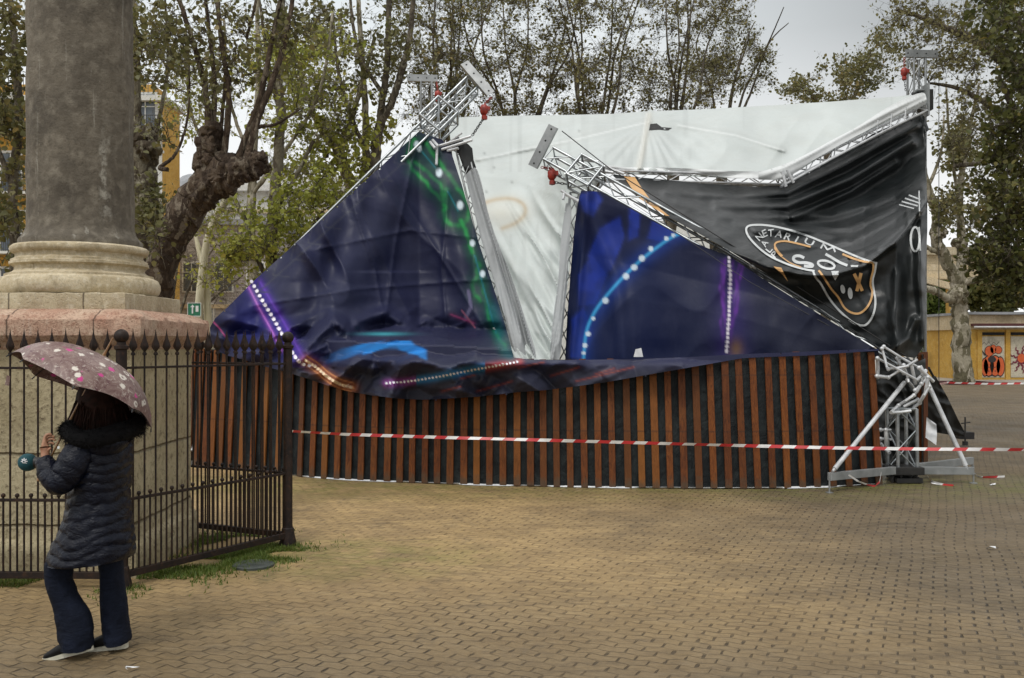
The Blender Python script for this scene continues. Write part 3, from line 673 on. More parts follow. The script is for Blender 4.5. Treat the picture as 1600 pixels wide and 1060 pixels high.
W_ += strip(Z3(bez([(640,500),(560,485),(470,460),(380,425),(300,385),(220,325),(150,250),(125,195),(140,162),(200,152),(300,158),(430,185),(560,225),(700,280),(850,345),(980,400),(1060,428),(1105,440)], 6)), 3.1)
W_ += strip(Z3(bez([(1105,432),(1095,500),(1078,570),(1085,640),(1098,720),(1090,800),(1060,870),(1020,908),(970,905),(920,880),(860,830),(800,770),(740,690),(690,600),(650,550),(628,500)], 6)), 3.2)
W_ += strip(Z3([(690,790),(760,840),(830,880)]), 1.0)
T_ = []
T_ += strip(Z3(bez([(395,390),(355,345),(340,305),(360,282),(420,275),(500,290),(610,318)], 6)), [4.2]*10+[2.8]*27)
T_ += strip(Z3(bez([(850,372),(930,405),(1010,428),(1075,440),(1082,490),(1065,560),(1062,610),(1075,660),(1060,730),(1020,790),(970,820),(910,810),(860,770),(820,700),(770,640),(730,580),(690,520),(670,495)], 6)), 3.2)
T_ += strip(Z3(bez([(395,395),(460,440),(540,470)], 6)), 1.6)
T_ += [Z3([(330,465),(390,475),(440,580),(400,530)])]
T_ += strip(Z3(bez([(938,520),(965,575),(1000,650)], 5)), 5) + strip(Z3(bez([(990,515),(975,580),(958,652)], 5)), 5)
T_ += [[(975,276),(992,277),(1004,296),(1020,317),(1046,338),(1040,337),(1000,311),(985,292)]]
ell = lambda cx_, cy_, a, b, an=0: [(cx_+a*cos(t)*cos(an)-b*sin(t)*sin(an), cy_+a*cos(t)*sin(an)+b*sin(t)*cos(an)) for t in [2*pi*i/18 for i in range(18)]]
W_ += [Z3(ell(852,637,17,34,-.2)), Z3(ell(908,668,18,44,-.1))]
W_ += strip(Z3(bez([(562,402),(525,386),(487,392),(484,418),(520,436),(575,438),(620,450),(618,466),(560,462)], 6)), 4.6)          # S
W_ += strip(Z3([(728+62*cos(t)-10*sin(t), 452+18*cos(t)+26*sin(t)) for t in [2*pi*i/20 for i in range(21)]]), 3.6)          # o
W_ += strip(Z3(bez([(722,372),(775,402),(830,435),(888,458)], 6)), 4.2) + [Z3([(912,455),(970,455),(965,470),(915,470)])]   # l
W_ += [Z3([(765,500),(822,500),(820,530),(795,572),(775,535)])]
# letters round the badge
def letter(ch, cx_, cy_, w, h, an, shear=0.0):
    cu = bpy.data.curves.new('letter', 'FONT'); cu.body = ch; cu.align_x = 'CENTER'; cu.align_y = 'CENTER'; cu.offset = .012; cu.resolution_u = 3
    ob = bpy.data.objects.new('letter', cu); COL.objects.link(ob); bpy.context.view_layer.update()
    me = ob.to_mesh(); vs = [v.co.copy() for v in me.vertices]
    x0, x1 = min(v.x for v in vs), max(v.x for v in vs); y0, y1 = min(v.y for v in vs), max(v.y for v in vs)
    out = []
    for p in me.polygons:
        q = []
        for i in p.vertices:
            a = ((vs[i].x-x0)/(x1-x0)-.5)*w; b = -((vs[i].y-y0)/(y1-y0)-.5)*h; a -= b*shear
            q.append((cx_+a*cos(an)-b*sin(an), cy_+a*sin(an)+b*cos(an)))
        out.append(q)
    ob.to_mesh_clear(); bpy.data.objects.remove(ob); bpy.data.curves.remove(cu); return out
for ch, x, y, w, h, an, sh in (('P',338,374,40,46,-.85,0),('L',297,338,36,46,-.9,0),('A',262,292,44,48,-1.0,0),('N',224,243,44,52,-.75,0),('E',264,216,34,54,-.45,.1),('T',311,213,42,54,-.15,.15),('A',372,222,54,54,.1,.2),('R',440,242,50,54,.25,.2),('I',506,262,13,52,.42,.1),('U',600,281,72,46,.42,.1)):
    for q in letter(ch, x, y, w, h, an, sh): W_.append(Z3(q))
for q_ in (((686,330),(708,292)),((706,294),(736,340)),((734,340),(784,320)),((780,318),(795,358))): W_ += strip(Z3(q_), 2.6)     # M
# broken white lettering on the far right edge of the banner
W_ += strip([(1405,320),(1428,326)], 1.8)+strip([(1409,315),(1434,322)], 2.2)+strip([(1414,310),(1438,318)], 2.2)+strip([(1420,305),(1438,312)], 2.2)+strip([(1436,298),(1437,338)], 2.0)
W_ += strip([(q[0], q[1]) for q in ell(1430,374,7,19)]+[(1437,374)], 3.4)+strip([(1436,355),(1438,392)], 2.6)
decal('badge_print', W_, D_logo, M['ink_white'], .03, logo)['label'] = 'white lettering and outline of the badge'
decal('badge_print', T_, D_logo, M['ink_tan'], .036, logo)['label'] = 'tan lines of the badge'

# ------------------------------------------------------------------ dark blue front banner
def D_blue(X, Y):
    D = interp([(880,15.2),(1000,14.72),(1120,14.2),(1200,13.82),(1300,13.42),(1372,13.15)], X) - interp([(290,0),(562,.25)], Y)
    D = D - .05*ridges(X, Y, -60, 260, 60, 61) - .04*facet(X, Y, 25, 200, 90, 62)
    D = D - .10*np.exp(-(pdist(X, Y, [(905,300),(960,430),(975,560)])/14)**2) - .08*np.exp(-((X-893-.1*(560-Y))/7)**2) + .03*vn(X/40, Y/40, 63)
    return D
def stroke(c, X, Y, pts, w, colr, glow=0, gcol=None, ga=.7, soft=1.2):
    d = pdist(X, Y, pts)
    if glow:
        k = (np.exp(-(d/glow)**2)*ga)[:, None]; c = c*(1-k) + np.array(gcol)*k
    k = (1-sstep(w-soft, w+soft, d))[:, None]; return c*(1-k) + np.array(colr)*k
def dots(c, X, Y, pts, sp, r, colr, el=1.0):
    for (x, y) in resample(pts, sp):
        k = (1-sstep(r*.6, r*1.15, np.hypot(X-x, (Y-y)/el)))[:, None]; c = c*(1-k) + np.array(colr)*k
    return c
def C_blue(X, Y):
    c = np.tile(np.array([.005,.008,.034]), (len(X), 1))
    k = (sstep(1160, 900, X)*sstep(300, 420, Y)*.5)[:, None]; c = c*(1-k) + np.array([.007,.018,.085])*k
    k = (sstep(1080, 1330, X))[:, None]; c = c*(1-k) + np.array([.005,.007,.022])*k
    # angular blue shapes
    def shp(c, poly, colr, a=.9):
        ins = np.zeros(X.shape, bool); n = len(poly)
        for i in range(n):
            (x0, y0), (x1, y1) = poly[i], poly[(i+1) % n]
            if y0 != y1: ins ^= ((y0 > Y) != (y1 > Y)) & (X < (x1-x0)*(Y-y0)/(y1-y0)+x0)
        d = pdist(X, Y, poly+[poly[0]]); k = (np.where(ins, 1, np.exp(-(d/3)**2)*.5)*a*(.7+.3*vn(X/14, Y/14, 71)))[:, None]
        return c*(1-k) + np.array(colr)*k
    for q in ([(905,306),(930,298),(940,312),(926,338),(912,330)], [(938,358),(968,340),(975,372),(955,420),(930,440),(920,400)], [(985,322),(1000,330),(996,370),(982,376)], [(905,430),(925,400),(948,430),(930,475),(905,478)], [(1020,345),(1060,362),(1040,380),(1012,372)], [(893,500),(912,480),(925,520),(908,558),(890,558)]):
        c = shp(c, q, (.012,.035,.30))
    arc = bez([(912,560),(916,520),(928,490),(948,462),(975,432),(1000,408),(1025,388),(1048,372),(1066,364)], 8)
    c = stroke(c, X, Y, arc, 2.2, (.05,.36,.72), 14, (.012,.05,.30), .6, 2)
    for a, b, r in ((912,552,3),(914,540,4),(919,522,4),(927,498,3),(946,470,5),(978,432,5),(991,418,5),(1003,404,5),(1017,389,4),(1041,373,3.5),(1052,368,3)):
        k = (1-sstep(r*.7, r*1.25, np.hypot(X-a, Y-b)))[:, None]; c = c*(1-k) + np.array([.62,.74,.85])*k
    pl = [(1139,402),(1141,430),(1140,470),(1138,510),(1135,555)]
    for off, a in ((-12,.8),(-6,.9),(7,.9),(14,.8),(22,.75)):
        wob = vn(Y/18, Y*0+off, 77)*3; d = np.abs(X-(1140+off-(Y-400)*.05*(1+off*.08)+wob)); k = (np.exp(-(d/2.4)**2)*a*sstep(400, 415, Y)*sstep(556, 470, Y)*(.6+.4*vn(Y/9, Y*0+off*3, 78)))[:, None]
        c = c*(1-k) + np.array([.20,.028,.42])*k
    k = (np.exp(-((X-1142)/26)**2)*.45*sstep(395, 420, Y))[:, None]; c = c*(1-k) + np.array([.035,.018,.16])*k
    k = (np.exp(-(((X-1150)/10)**2+((Y-545)/14)**2))*.6)[:, None]; c = c*(1-k) + np.array([.22,.12,.03])*k
    c = dots(c, X, Y, pl, 7, 2.8, (.66,.62,.68), 1.25)
    return c
out_blue = [(903,318),(908,298),(938,300),(1010,340),(1080,378),(1140,401),(1200,441),(1300,504),(1372,548),(1374,562),(883,563),(886,500),(892,420),(898,350)]
blue = sheet('front_banner', out_blue, D_blue, M['banner'], 2.2, C_blue)
tag(blue, 'dark blue banner printed with a dotted light blue arc, right of the white gap', 'banner')

# ------------------------------------------------------------------ left banner with its lower part spilled over the wall
def D_left(X, Y):
    Dh = interp([(320,14.9),(500,15.3),(655,16.3),(740,16.2),(805,15.6)], X)
    Dh = Dh - interp([(200,0),(480,.9),(560,1.2)], Y)*interp([(330,.6),(500,1),(800,.8)], X)
    Dw = interp(WB, X) + LEAN*np.clip((745-Y)/210, 0, 1.05) - .16
    ysp = interp([(320,535),(400,540),(450,545),(520,548),(600,552),(700,556),(800,562)], X)
    k = sstep(-46, 10, Y-ysp); D = Dh*(1-k) + Dw*k
    hang = np.clip((Y-ysp)/60, 0, 1); D = D - .10*np.sin(np.pi*hang)*k
    body = 1-k
    # big folds of the hanging part
    D = D - body*(.20*np.exp(-(pdist(X, Y, [(618,290),(575,400),(525,500)])/30)**2) + .22*np.exp(-(pdist(X, Y, [(520,340),(470,440),(455,520)])/22)**2))
    D = D - body*.14*ridges(X, Y, 58, 260, 70, 81) - body*.10*np.exp(-(pdist(X, Y, [(560,300),(548,400),(520,470)])/16)**2) - body*.12*np.exp(-(pdist(X, Y, [(690,300),(720,400),(740,520)])/18)**2) - body*.12*np.exp(-(pdist(X, Y, [(470,400),(430,470),(415,530)])/14)**2) - body*.06*facet(X, Y, -55, 120, 70, 82) - body*.03*facet(X, Y, 20, 60, 34, 80)
    D = D + body*.12*np.exp(-(((X-612)/40)**2+((Y-415)/26)**2))*(Y < 425)
    for q_, a_ in (([(545,300),(585,420),(612,560)],.05),([(395,478),(560,452),(770,436)],.04),([(648,235),(618,380),(600,520)],.05),([(470,395),(640,360),(745,372)],.035),([(700,300),(690,420),(700,540)],.05),([(600,260),(700,420),(760,520)],.04)): D = D - body*a_*np.exp(-pdist(X, Y, q_)/3.2)
    D = D - body*.05*facet(X, Y, 40, 150, 90, 79)
    # crumpled heap
    h = sstep(470, 530, Y)*sstep(330, 380, X)*(1-sstep(760, 830, X)); 
    D = D - h*(.40*facet(X, Y, -28, 84, 28, 83) + .20*facet(X, Y, 24, 46, 20, 84) + .05*facet(X, Y, -50, 24, 14, 85))
    D = D - .22*np.exp(-(pdist(X, Y, [(460,566),(520,545),(570,528),(640,530),(740,552)])/11)**2)
    D = D - .25*np.exp(-(pdist(X, Y, [(478,548),(520,497),(545,520)])/9)**2) - .22*np.exp(-(pdist(X, Y, [(560,505),(602,490),(640,512)])/10)**2)
    D = D - .30*np.exp(-(pdist(X, Y, [(612,566),(690,573),(800,566),(900,564)])/12)**2)*k
    # the strip over the wall
    sp = k*sstep(560, 620, X); D = D - sp*(.17*facet(X, Y, 66, 60, 34, 86) + .07*facet(X, Y, -20, 50, 18, 87))
    D = D - k*(1-sstep(560, 640, X))*(.24*facet(X, Y, 22, 76, 24, 88)+.09*facet(X, Y, -30, 40, 15, 89))
    lim = interp(WB, X) + LEAN*np.clip((745-Y)/210, 0, 1.05) - .045     # never behind the slats it hangs over
    return np.where(k > .55, np.minimum(D, lim), D)
def C_left(X, Y):
    c = np.tile(np.array([.019,.021,.056]), (len(X), 1))
    k = sstep(-.1, .7, vn(X/90, Y/80, 90))[:, None]*.6; c = c*(1-k) + np.array([.010,.012,.036])*k
    k = (np.exp(-(((X-560)/90)**2+((Y-420)/90)**2))*.6)[:, None]; c = c*(1-k) + np.array([.018,.022,.060])*k
    k = (sstep(560, 590, Y)*.7)[:, None]; c = c*(1-k) + np.array([.030,.032,.045])*k
    pu = bez([(393,440),(410,470),(430,503),(450,540),(468,566),(485,572)], 6)
    k = (np.exp(-((pdist(X, Y, pu)-0)/17)**2)*.8*(Y < 575))[:, None]; c = c*(1-k) + np.array([.030,.018,.24])*k
    k = (np.exp(-(((X-385)/28)**2+((Y-505)/40)**2))*.7)[:, None]; c = c*(1-k) + np.array([.014,.018,.16])*k
    pe = [(388,448),(405,482),(422,512),(440,548)]
    c = stroke(c, X, Y, pe, .9, (.45,.16,.55), 4, (.22,.06,.40), .6)
    c = stroke(c, X, Y, [(p[0]+13, p[1]) for p in pu[:26]], 1.0, (.12,.05,.42), 5, (.10,.03,.36), .6)
    c = dots(c, X, Y, pu, 8.5, 3.1, (.90,.78,.95)); c = stroke(c, X, Y, [(332,502),(342,512),(352,526)], .8, (.5,.08,.25))
    og = bez([(478,564),(495,575),(510,588),(530,600),(551,606)], 6)
    c = stroke(c, X, Y, og, 2.0, (.80,.38,.16), 9, (.38,.11,.03), .75); c = dots(c, X, Y, og, 5.5, 2.4, (1,.88,.68))
    c = stroke(c, X, Y, [(p[0]+2, p[1]-7) for p in og], .8, (.6,.25,.1)); c = stroke(c, X, Y, [(p[0]-2, p[1]+6) for p in og], .8, (.6,.25,.1))
    st = bez([(604,599),(640,596),(690,588),(730,580),(770,573),(812,565)], 8)
    tt = np.clip((X-604)/208, 0, 1)[:, None]; gc = np.where(tt < .22, np.array([.28,.05,.30]), np.where(tt < .74, np.array([.03,.25,.60]), np.array([.42,.06,.06])))
    d = pdist(X, Y, st); k = (np.exp(-(d/6)**2)*.8)[:, None]; c = c*(1-k) + gc*k
    c = dots(c, X, Y, st, 5.6, 1.75, (.85,.93,1.0)); 
    for q in ([(720,592),(742,586)],[(745,612),(800,596)],[(900,596),(990,574)],[(860,588),(905,574)],[(930,585),(960,576)],[(690,612),(720,604)],[(810,575),(850,566)]):
        c = stroke(c, X, Y, q, .7, (.20,.045,.03), 2.5, (.10,.02,.03), .5)
    k = ((1-sstep(6, 11, np.abs(Y-interp([(480,568),(560,540),(620,530),(665,545)], X)-7+5*facet(X, Y, -12, 26, 8, 19))))*sstep(490, 575, X+12*facet(X, Y, 0, 20, 6, 21))*(1-sstep(663, 670, X))*(.75+.25*facet(X, Y, -20, 60, 7, 22)))[:, None]; c = c*(1-k) + np.array([.015,.24,.70])*k
    k = (np.exp(-(((X-600)/34)**2+((Y-522)/2.5)**2))*.7)[:, None]; c = c*(1-k) + np.array([.06,.42,.50])*k
    # green neon
    for pts, w in ((([(648,218),(636,245),(642,262),(660,280),(690,312),(688,292),(672,272),(650,255)]), 2.0), (([(668,225),(690,260),(712,290),(732,318),(726,348),(704,350),(694,330),(698,296)]), 2.4), (([(722,345),(736,392),(748,420),(738,450),(750,470)]), 2.2), (([(752,440),(766,500),(790,545)]), 1.8)):
        c0_ = c; c1_ = stroke(c, X, Y, [(a_+2.5*float(vn(a_/9, b_/9, 4)), b_) for a_, b_ in bez(pts, 6)], w*1.25, (.016,.25,.06), 11, (.008,.075,.035), .75, 2.6); kk = (.45+.55*sstep(-.5, .5, vn(X/9, Y/13, 55)))[:, None]; c = c0_*(1-kk) + c1_*kk
    for pts in ([(650,226),(680,262)],[(700,300),(716,330)],[(742,400),(757,455),(775,520)]): c = stroke(c, X, Y, pts, 1.0, (.015,.16,.20), 7, (.006,.07,.05), .6)
    for a, b, r in ((651,226,4),(655,232,4),(686,270,5),(719,321,5),(738,380,4),(754,428,4)):
        k = (1-sstep(r*.6, r*1.3, np.hypot(X-a, (Y-b)/1.4)))[:, None]; c = c*(1-k) + np.array([.68,.80,.86])*k
    k = (np.exp(-(pdist(X, Y, [(770,480),(785,540),(798,560)])/9)**2)*.6)[:, None]; c = c*(1-k) + np.array([.008,.10,.12])*k
    c = stroke(c, X, Y, [(732,455),(736,480),(726,500)], 2.6, (.12,.11,.20)); c = stroke(c, X, Y, [(705,492),(740,505)], 1.2, (.22,.04,.12), 4, (.08,.02,.06), .6); c = stroke(c, X, Y, [(722,486),(742,512)], 1.0, (.28,.09,.14))
    # truss pattern showing faintly through the edge
    for i in range(9):
        x = 400+i*27; y = 455-i*25; c = stroke(c, X, Y, [(x,y),(x+24,y+3)], .7, (.045,.048,.07)); c = stroke(c, X, Y, [(x,y),(x+6,y-22)], .7, (.045,.048,.07))
    c = stroke(c, X, Y, [(400,460),(655,232)], .8, (.05,.053,.075))
    return c
out_left = [(654,206),(664,210),(690,218),(703,232),(722,290),(745,370),(768,440),(790,510),(803,559),(830,562),(880,563),(940,562),(1000,561),(1080,558),(1150,554),(1230,551),(1372,545),(1374,548),(1260,556),(1200,558),(1160,560),(1120,567),(1080,574),(1040,581),(1000,588),(950,597),(900,604),(850,610),(800,614),(750,620),(700,623),(660,625),(620,623),(580,618),(540,611),(510,602),(480,592),(455,584),(430,577),(405,571),(380,562),(356,556),(338,548),(329,532),(328,512),(336,498),(356,480),(400,436),(450,391),(500,346),(560,292),(600,256),(630,228)]
LED_P = bez([(393,440),(410,470),(430,503),(450,540),(468,566),(485,572)], 6); LED_O = bez([(478,564),(495,575),(510,588),(530,600),(551,606)], 6); LED_S = bez([(604,599),(640,596),(690,588),(730,580),(770,573),(812,565)], 8)
left = sheet('spilled_banner', out_left, D_left, M['banner'], 2.2, C_left)
tag(left, 'navy banner with neon print hanging left of the gap and slumped over the slatted wall', 'banner')
M['ink_bright'] = mottled('bright_ink', (.86,.84,.90), (.80,.78,.86), 5, .5); M['ink_warm'] = mottled('warm_ink', (.90,.74,.52), (.85,.65,.42), 5, .5)
el2 = lambda x, y, a: [(x+a*cos(t), y+a*sin(t)) for t in [2*pi*i/8 for i in range(8)]]
decal('printed_dots', [el2(x, y, 2.7) for x, y in resample(LED_P, 8.6)] + [el2(x, y, 1.7) for x, y in resample(LED_S, 5.6)], D_left, M['ink_bright'], .04, left, 8)
decal('printed_dots', [el2(x, y, 2.2) for x, y in resample(LED_O, 5.8)], D_left, M['ink_warm'], .06, left, 8)

# grey curtains and black torn cloth beside the gap
def D_cur(off, base): return lambda X, Y: base - (Y-250)*.0046 - .12*ridges(X, Y, off, 300, 10, 91) - .04*ridges(X, Y, off+4, 220, 7, 92)
g1 = sheet('curtain', bez([(726,275),(742,262),(752,285),(762,330),(778,380),(798,430),(818,490),(838,562),(806,562),(790,500),(772,440),(752,375),(738,320),(726,275)], 3), D_cur(74, 16.0), M['grey_curtain'], 1.6)
tag(g1, 'pale grey curtain strip hanging along the left side of the white gap', 'curtain')
g2 = sheet('curtain', bez([(884,318),(893,324),(890,380),(885,450),(880,510),(874,562),(860,562),(864,500),(872,440),(876,380),(884,318)], 3), D_cur(96, 15.6), M['grey_curtain'], 1.6)
tag(g2, 'pale grey curtain strip hanging along the right side of the white gap', 'curtain')
g3 = sheet('torn_cloth', [(716,214),(732,226),(738,232),(740,250),(744,262),(736,272),(738,282),(730,280),(724,262),(716,240),(700,232),(700,220)], lambda X, Y: 16.15 - .08*ridges(X, Y, 70, 30, 10, 4), M['black_cloth'], 3)
tag(g3, 'ragged black cloth hanging under the left truss head', 'cloth')

#@@TRUSS
# ------------------------------------------------------------------ aluminium trusses
def truss_frame(p0, p1, up):
    d = (p1-p0).normalized(); x = d.cross(up).normalized(); y = x.cross(d).normalized(); return d, x, y
def make_truss(root, p0, p1, w=.26, h=.26, up=Vector((0,-1,0)), mat='alu', rc=.024, rb=.010, seg=.36, only=None, bend=None):
    p0, p1 = Vector(p0), Vector(p1); d, x, y = truss_frame(p0, p1, up); L = (p1-p0).length; n = max(1, round(L/seg))
    cs = [(-1,-1),(1,-1),(1,1),(-1,1)]
    def pt(c, t):
        q = p0 + (p1-p0)*t + x*(c[0]*w/2) + y*(c[1]*h/2)
        return q + (bend(t) if bend else Vector())
    for c in cs:
        m = MB(); m.tube([pt(c, i/max(1, 4)) for i in range(5)], rc, 10); m.build('chord', M[mat], root, 40)
    m = MB()
    for k in range(4):
        a, b = cs[k], cs[(k+1) % 4]
        for i in range(n):
            u, v = (a, b) if (i+k) % 2 == 0 else (b, a)
            m.tube([pt(u, i/n), pt(v, (i+1)/n)], rb, 6)
        for t in (0, 1): m.tube([pt(a, t), pt(b, t)], rb*1.3, 6)
    m.build('bracing', M[mat], root, 40)
    return d, x, y
def head_plate(root, c, along, face, L=.72, w=.15):
    along = along.normalized(); face = face.normalized(); up = along.cross(face).normalized(); m = MB()
    Rm = Matrix((along, face, up)).transposed()
    m.box(c, (L, .012, w), Rm)
    for s_ in (-1, 1): m.box(c + up*(s_*w/2) - face*.03, (L, .07, .010), Rm)
    pl = m.build('head_plate', M['alu_dull'], root)
    for k in (-.42,-.14,.14,.42):
        m = MB(); cc = c + along*(k*L) + face*.008; ring = []
        for i in range(12): ring.append(cc + (along*cos(i*pi/6) + up*sin(i*pi/6))*.017)
        m.add(ring, [tuple(range(12))]); m.build('bolt_hole', M['hole'], pl)
def sleeve(root, c, d, x, y, s=.46, L=.5):
    for a in (-1, 1):
        m = MB(); q = [c + d*(a*L/2) + x*(i*s/2) + y*(j*s/2) for i, j in ((-1,-1),(1,-1),(1,1),(-1,1))]
        for k in range(4): m.tube([q[k], q[(k+1) % 4]], .022, 10)
        m.build('sleeve_ring', M['alu'], root, 40)
    m = MB()
    for i, j in ((-1,-1),(1,-1),(1,1),(-1,1)): m.tube([c - d*(L/2) + x*(i*s/2) + y*(j*s/2), c + d*(L/2) + x*(i*s/2) + y*(j*s/2)], .022, 10)
    for i, j, k, l in ((-1,-1,1,-1),(1,-1,1,1),(1,1,-1,1),(-1,1,-1,-1)):
        m.tube([c - d*(L/2) + x*(i*s/2) + y*(j*s/2), c + d*(L/2) + x*(k*s/2) + y*(l*s/2)], .012, 6)
    m.build('sleeve_frame', M['alu'], root, 40)
def hoist(c, label, top, tail=None):
    o = thing('chain_hoist', c, label, 'chain hoist', 'red chain hoists on the tower heads'); m = MB()
    m.ball(c, (.078,.062,.10), 14, 10, lambda d: 1+.12*sin(d.x*9)*cos(d.z*7)); m.box(c+Vector((.03,0,.02)), (.13,.08,.07)); m.lathe([(.03,-.17),(.05,-.16),(.05,-.10),(.03,-.09)], c, 10); m.build('body', M['red'], o, 40)
    def chain(a, b, nm, mt):
        m = MB(); a, b = Vector(a), Vector(b); n = max(2, int((b-a).length/.045)); dd = (b-a).normalized()
        for i in range(n):
            p = a + (b-a)*(i+.5)/n; sd_ = dd.cross(Vector((0,1,0)) if i % 2 else Vector((.3,.2,1))).normalized(); ring = []
            for k in range(9): ring.append(p + dd*cos(k*pi/4)*.034 + sd_*sin(k*pi/4)*.017)
            m.tube(ring, .0065, 5, False)
        m.build(nm, mt, o, 60)
    chain(c+Vector((0,0,.1)), top, 'hook_chain', M['red'])
    if tail is not None: chain(c-Vector((0,0,.12)), tail, 'load_chain', M['black_steel'])
    return o
UPC = Vector((0,-1,0))
# fallen right-hand front tower: from its head down to the base
hR, bR = P(858, 247, 15.5), P(1408, 560, 13.35)
tR = thing('fallen_tower', bR, 'long aluminium truss tower fallen diagonally across the dark blue banner to the right base', 'truss')
kR = P(1118, 391, 14.4)
d, x, y = make_truss(tR, hR, kR, up=Vector((.1,-1,.25)))
make_truss(tR, kR, P(1404, 566, 13.3), w=.10, h=.12, up=Vector((0,-1,.1)))
head_plate(tR, P(848, 229, 15.45), P(862,196,15.4)-P(831,257,15.5), Vector((-.35,-1,-.1)))
sleeve(tR, P(915, 277, 15.3), d, x, y, .42, .42)
# fallen left-hand front tower
hL, bL = P(738, 134, 16.6), P(331, 512, 15.0)
tL = thing('fallen_tower', bL, 'aluminium truss tower leaning along the upper left edge of the navy banner', 'truss')
d2, x2, y2 = make_truss(tL, hL, P(336, 512, 15.2)+Vector((.08,0,-.1)), up=Vector((0,-1,.2)))
head_plate(tL, P(746, 122, 16.4), P(770,151,16.3)-P(722,95,16.5), Vector((.2,-1,.3)), .76)
sleeve(tL, P(686, 187, 16.3), d2, x2, y2, .44, .46)
m = MB()
for a, b in (((687,228),(736,213)),((690,234),(738,219)),((699,236),(716,232)),((700,224),(722,208)),((672,222),(680,232)),((676,219),(685,229)),((683,230),(682,258))):
    m.tube([P(*a, 16.05), P(*b, 15.95)], .024 if a[0] < 700 else .018, 8)
m.build('broken_chord', M['alu_bright'], tL, 40)
m = MB()
for a, b in (((877,298),(905,317)),((881,303),(908,316)),((882,300),(880,312)),((905,262),(958,270)),((912,250),(935,253)),((930,252),(962,268)),((936,258),(975,272))):
    m.tube([P(*a, 15.25), P(*b, 15.2)], .024, 8)
m.build('broken_chord', M['alu_bright'], tR, 40)
# two standing rear towers
for px, py, D_, base, lab in ((666,121,23.0,0,'slim standing rear truss tower rising behind the left truss head'), (1432,83,20.4,0,'slim standing rear truss tower with crossbar above the right end of the white roof')):
    s_ = D_*.29/F; top = P(px, py+8, D_); b_ = Vector((top.x, top.y, 0)); o = thing('rear_tower', b_, lab, 'truss', 'standing rear truss towers')
    make_truss(o, b_, top, mat='alu_dull', up=Vector((.12,-1,0)), seg=.4)
    head_plate(o, P(px+ (8 if px > 1000 else -6), py+1, D_-.15), Vector((1,.1,0)), Vector((0,-1,0)))
hoist(P(757,172,16.2), 'red chain hoist hanging from the tilted plate of the left truss head', P(768,152,16.3), P(738,212,16.0))
hoist(P(684,148,22.6), 'red chain hoist on the slim rear tower behind the left truss head', P(682,128,22.8))
hoist(P(863,273,15.4), 'red chain hoist below the tilted plate of the fallen tower in the middle', P(846,262,15.45), P(885,288,15.3))
hoist(P(1413,113,20.2), 'red chain hoist under the crossbar of the right rear tower', P(1413,90,20.2), P(1415,142,20.1))
# right-hand side beam, bent
bm1 = thing('roof_beam', P(930,270,15.7), 'bent truss beam along the front hem of the white roof, left of its kink', 'truss')
make_truss(bm1, P(940,275,15.7), P(1222,283,17.0), w=.15, h=.2, seg=.3, rc=.018, rb=.009, mat='alu_bright')
bm2 = thing('roof_beam', P(1222,280,17.0), 'bent truss beam climbing from the kink up to the right rear tower', 'truss')
make_truss(bm2, P(1222,280,16.9), P(1440,172,19.6), w=.13, h=.24, seg=.3, rc=.022, rb=.009, mat='alu_bright')
m = MB(); m.tube([P(1220,292,16.6), P(1300,248,17.3), P(1380,206,18.4), P(1442,176,19.3)], .022, 8)
for i in range(9):
    x_ = 1240+i*22; y_ = interp([(1220,287),(1300,243),(1380,200),(1442,172)], x_); D_ = float(interp([(1220,16.6),(1442,19.3)], x_)); m.tube([P(x_, y_-16, D_-.02), P(x_-3, y_+6, D_-.05)], .012, 6)
m.tube([P(1222,268,16.5), P(1228,292,16.5)], .03, 8); m.tube([P(1230,266,16.5), P(1240,286,16.5)], .026, 8); m.build('lashing_tube', M['alu_bright'], bm2, 40)
# black corner block under the right rear tower
cb = thing('corner_block', P(1440,160,19.9), 'black corner block where the white roof meets the right rear tower', 'corner block')
m = MB(); m.box(P(1441,158,19.9), (.34,.3,.42)); m.build('block', M['black_steel'], cb, bevel=.01); m = MB(); m.box(P(1446,158,19.6), (.03,.34,.66)); m.box(P(1438,142,19.7), (.2,.2,.03)); m.build('bracket', M['alu_dull'], cb)
# fallen front beam halves beside the gap
fb1 = thing('fallen_beam', P(800,560,15.4), 'dark truss beam hanging steeply down the left side of the white gap', 'truss')
make_truss(fb1, P(722,235,16.3), P(800,566,15.1), w=.2, h=.2, mat='alu_dull', seg=.3, rc=.017)
fb2 = thing('fallen_beam', P(880,560,15.0), 'thin truss beam hanging steeply down the right side of the white gap', 'truss')
make_truss(fb2, P(897,305,15.7), P(879,566,15.1), w=.14, h=.2, mat='alu_dull', seg=.3, rc=.017)
# guy wires over the logo banner
def wire(pts, r, lab, mat='black_steel', nm='cable'):
    m = MB(); m.tube(pts, r, 5); return tag(m.build(nm, M[mat], None, 60), lab, 'cable')
wire([P(878,205,15.2), P(952,263,15.0), P(1178,405,13.9), P(1414,556,13.1)], .008, 'thin dark steel cable from the middle tilted plate down to the right base')
wire([P(990,318,14.6), P(1170,440,13.7), P(1380,556,12.95)], .004, 'hair thin wire running below the fallen tower over the dark blue banner')
m = MB(); m.tube([P(1172,417,13.95), P(1188,405,13.95)], .035, 10); m.tube([P(1181,412,13.9), P(1176,418,13.9)], .05, 8); m.build('coupler', M['alu_bright'], tR, 40)

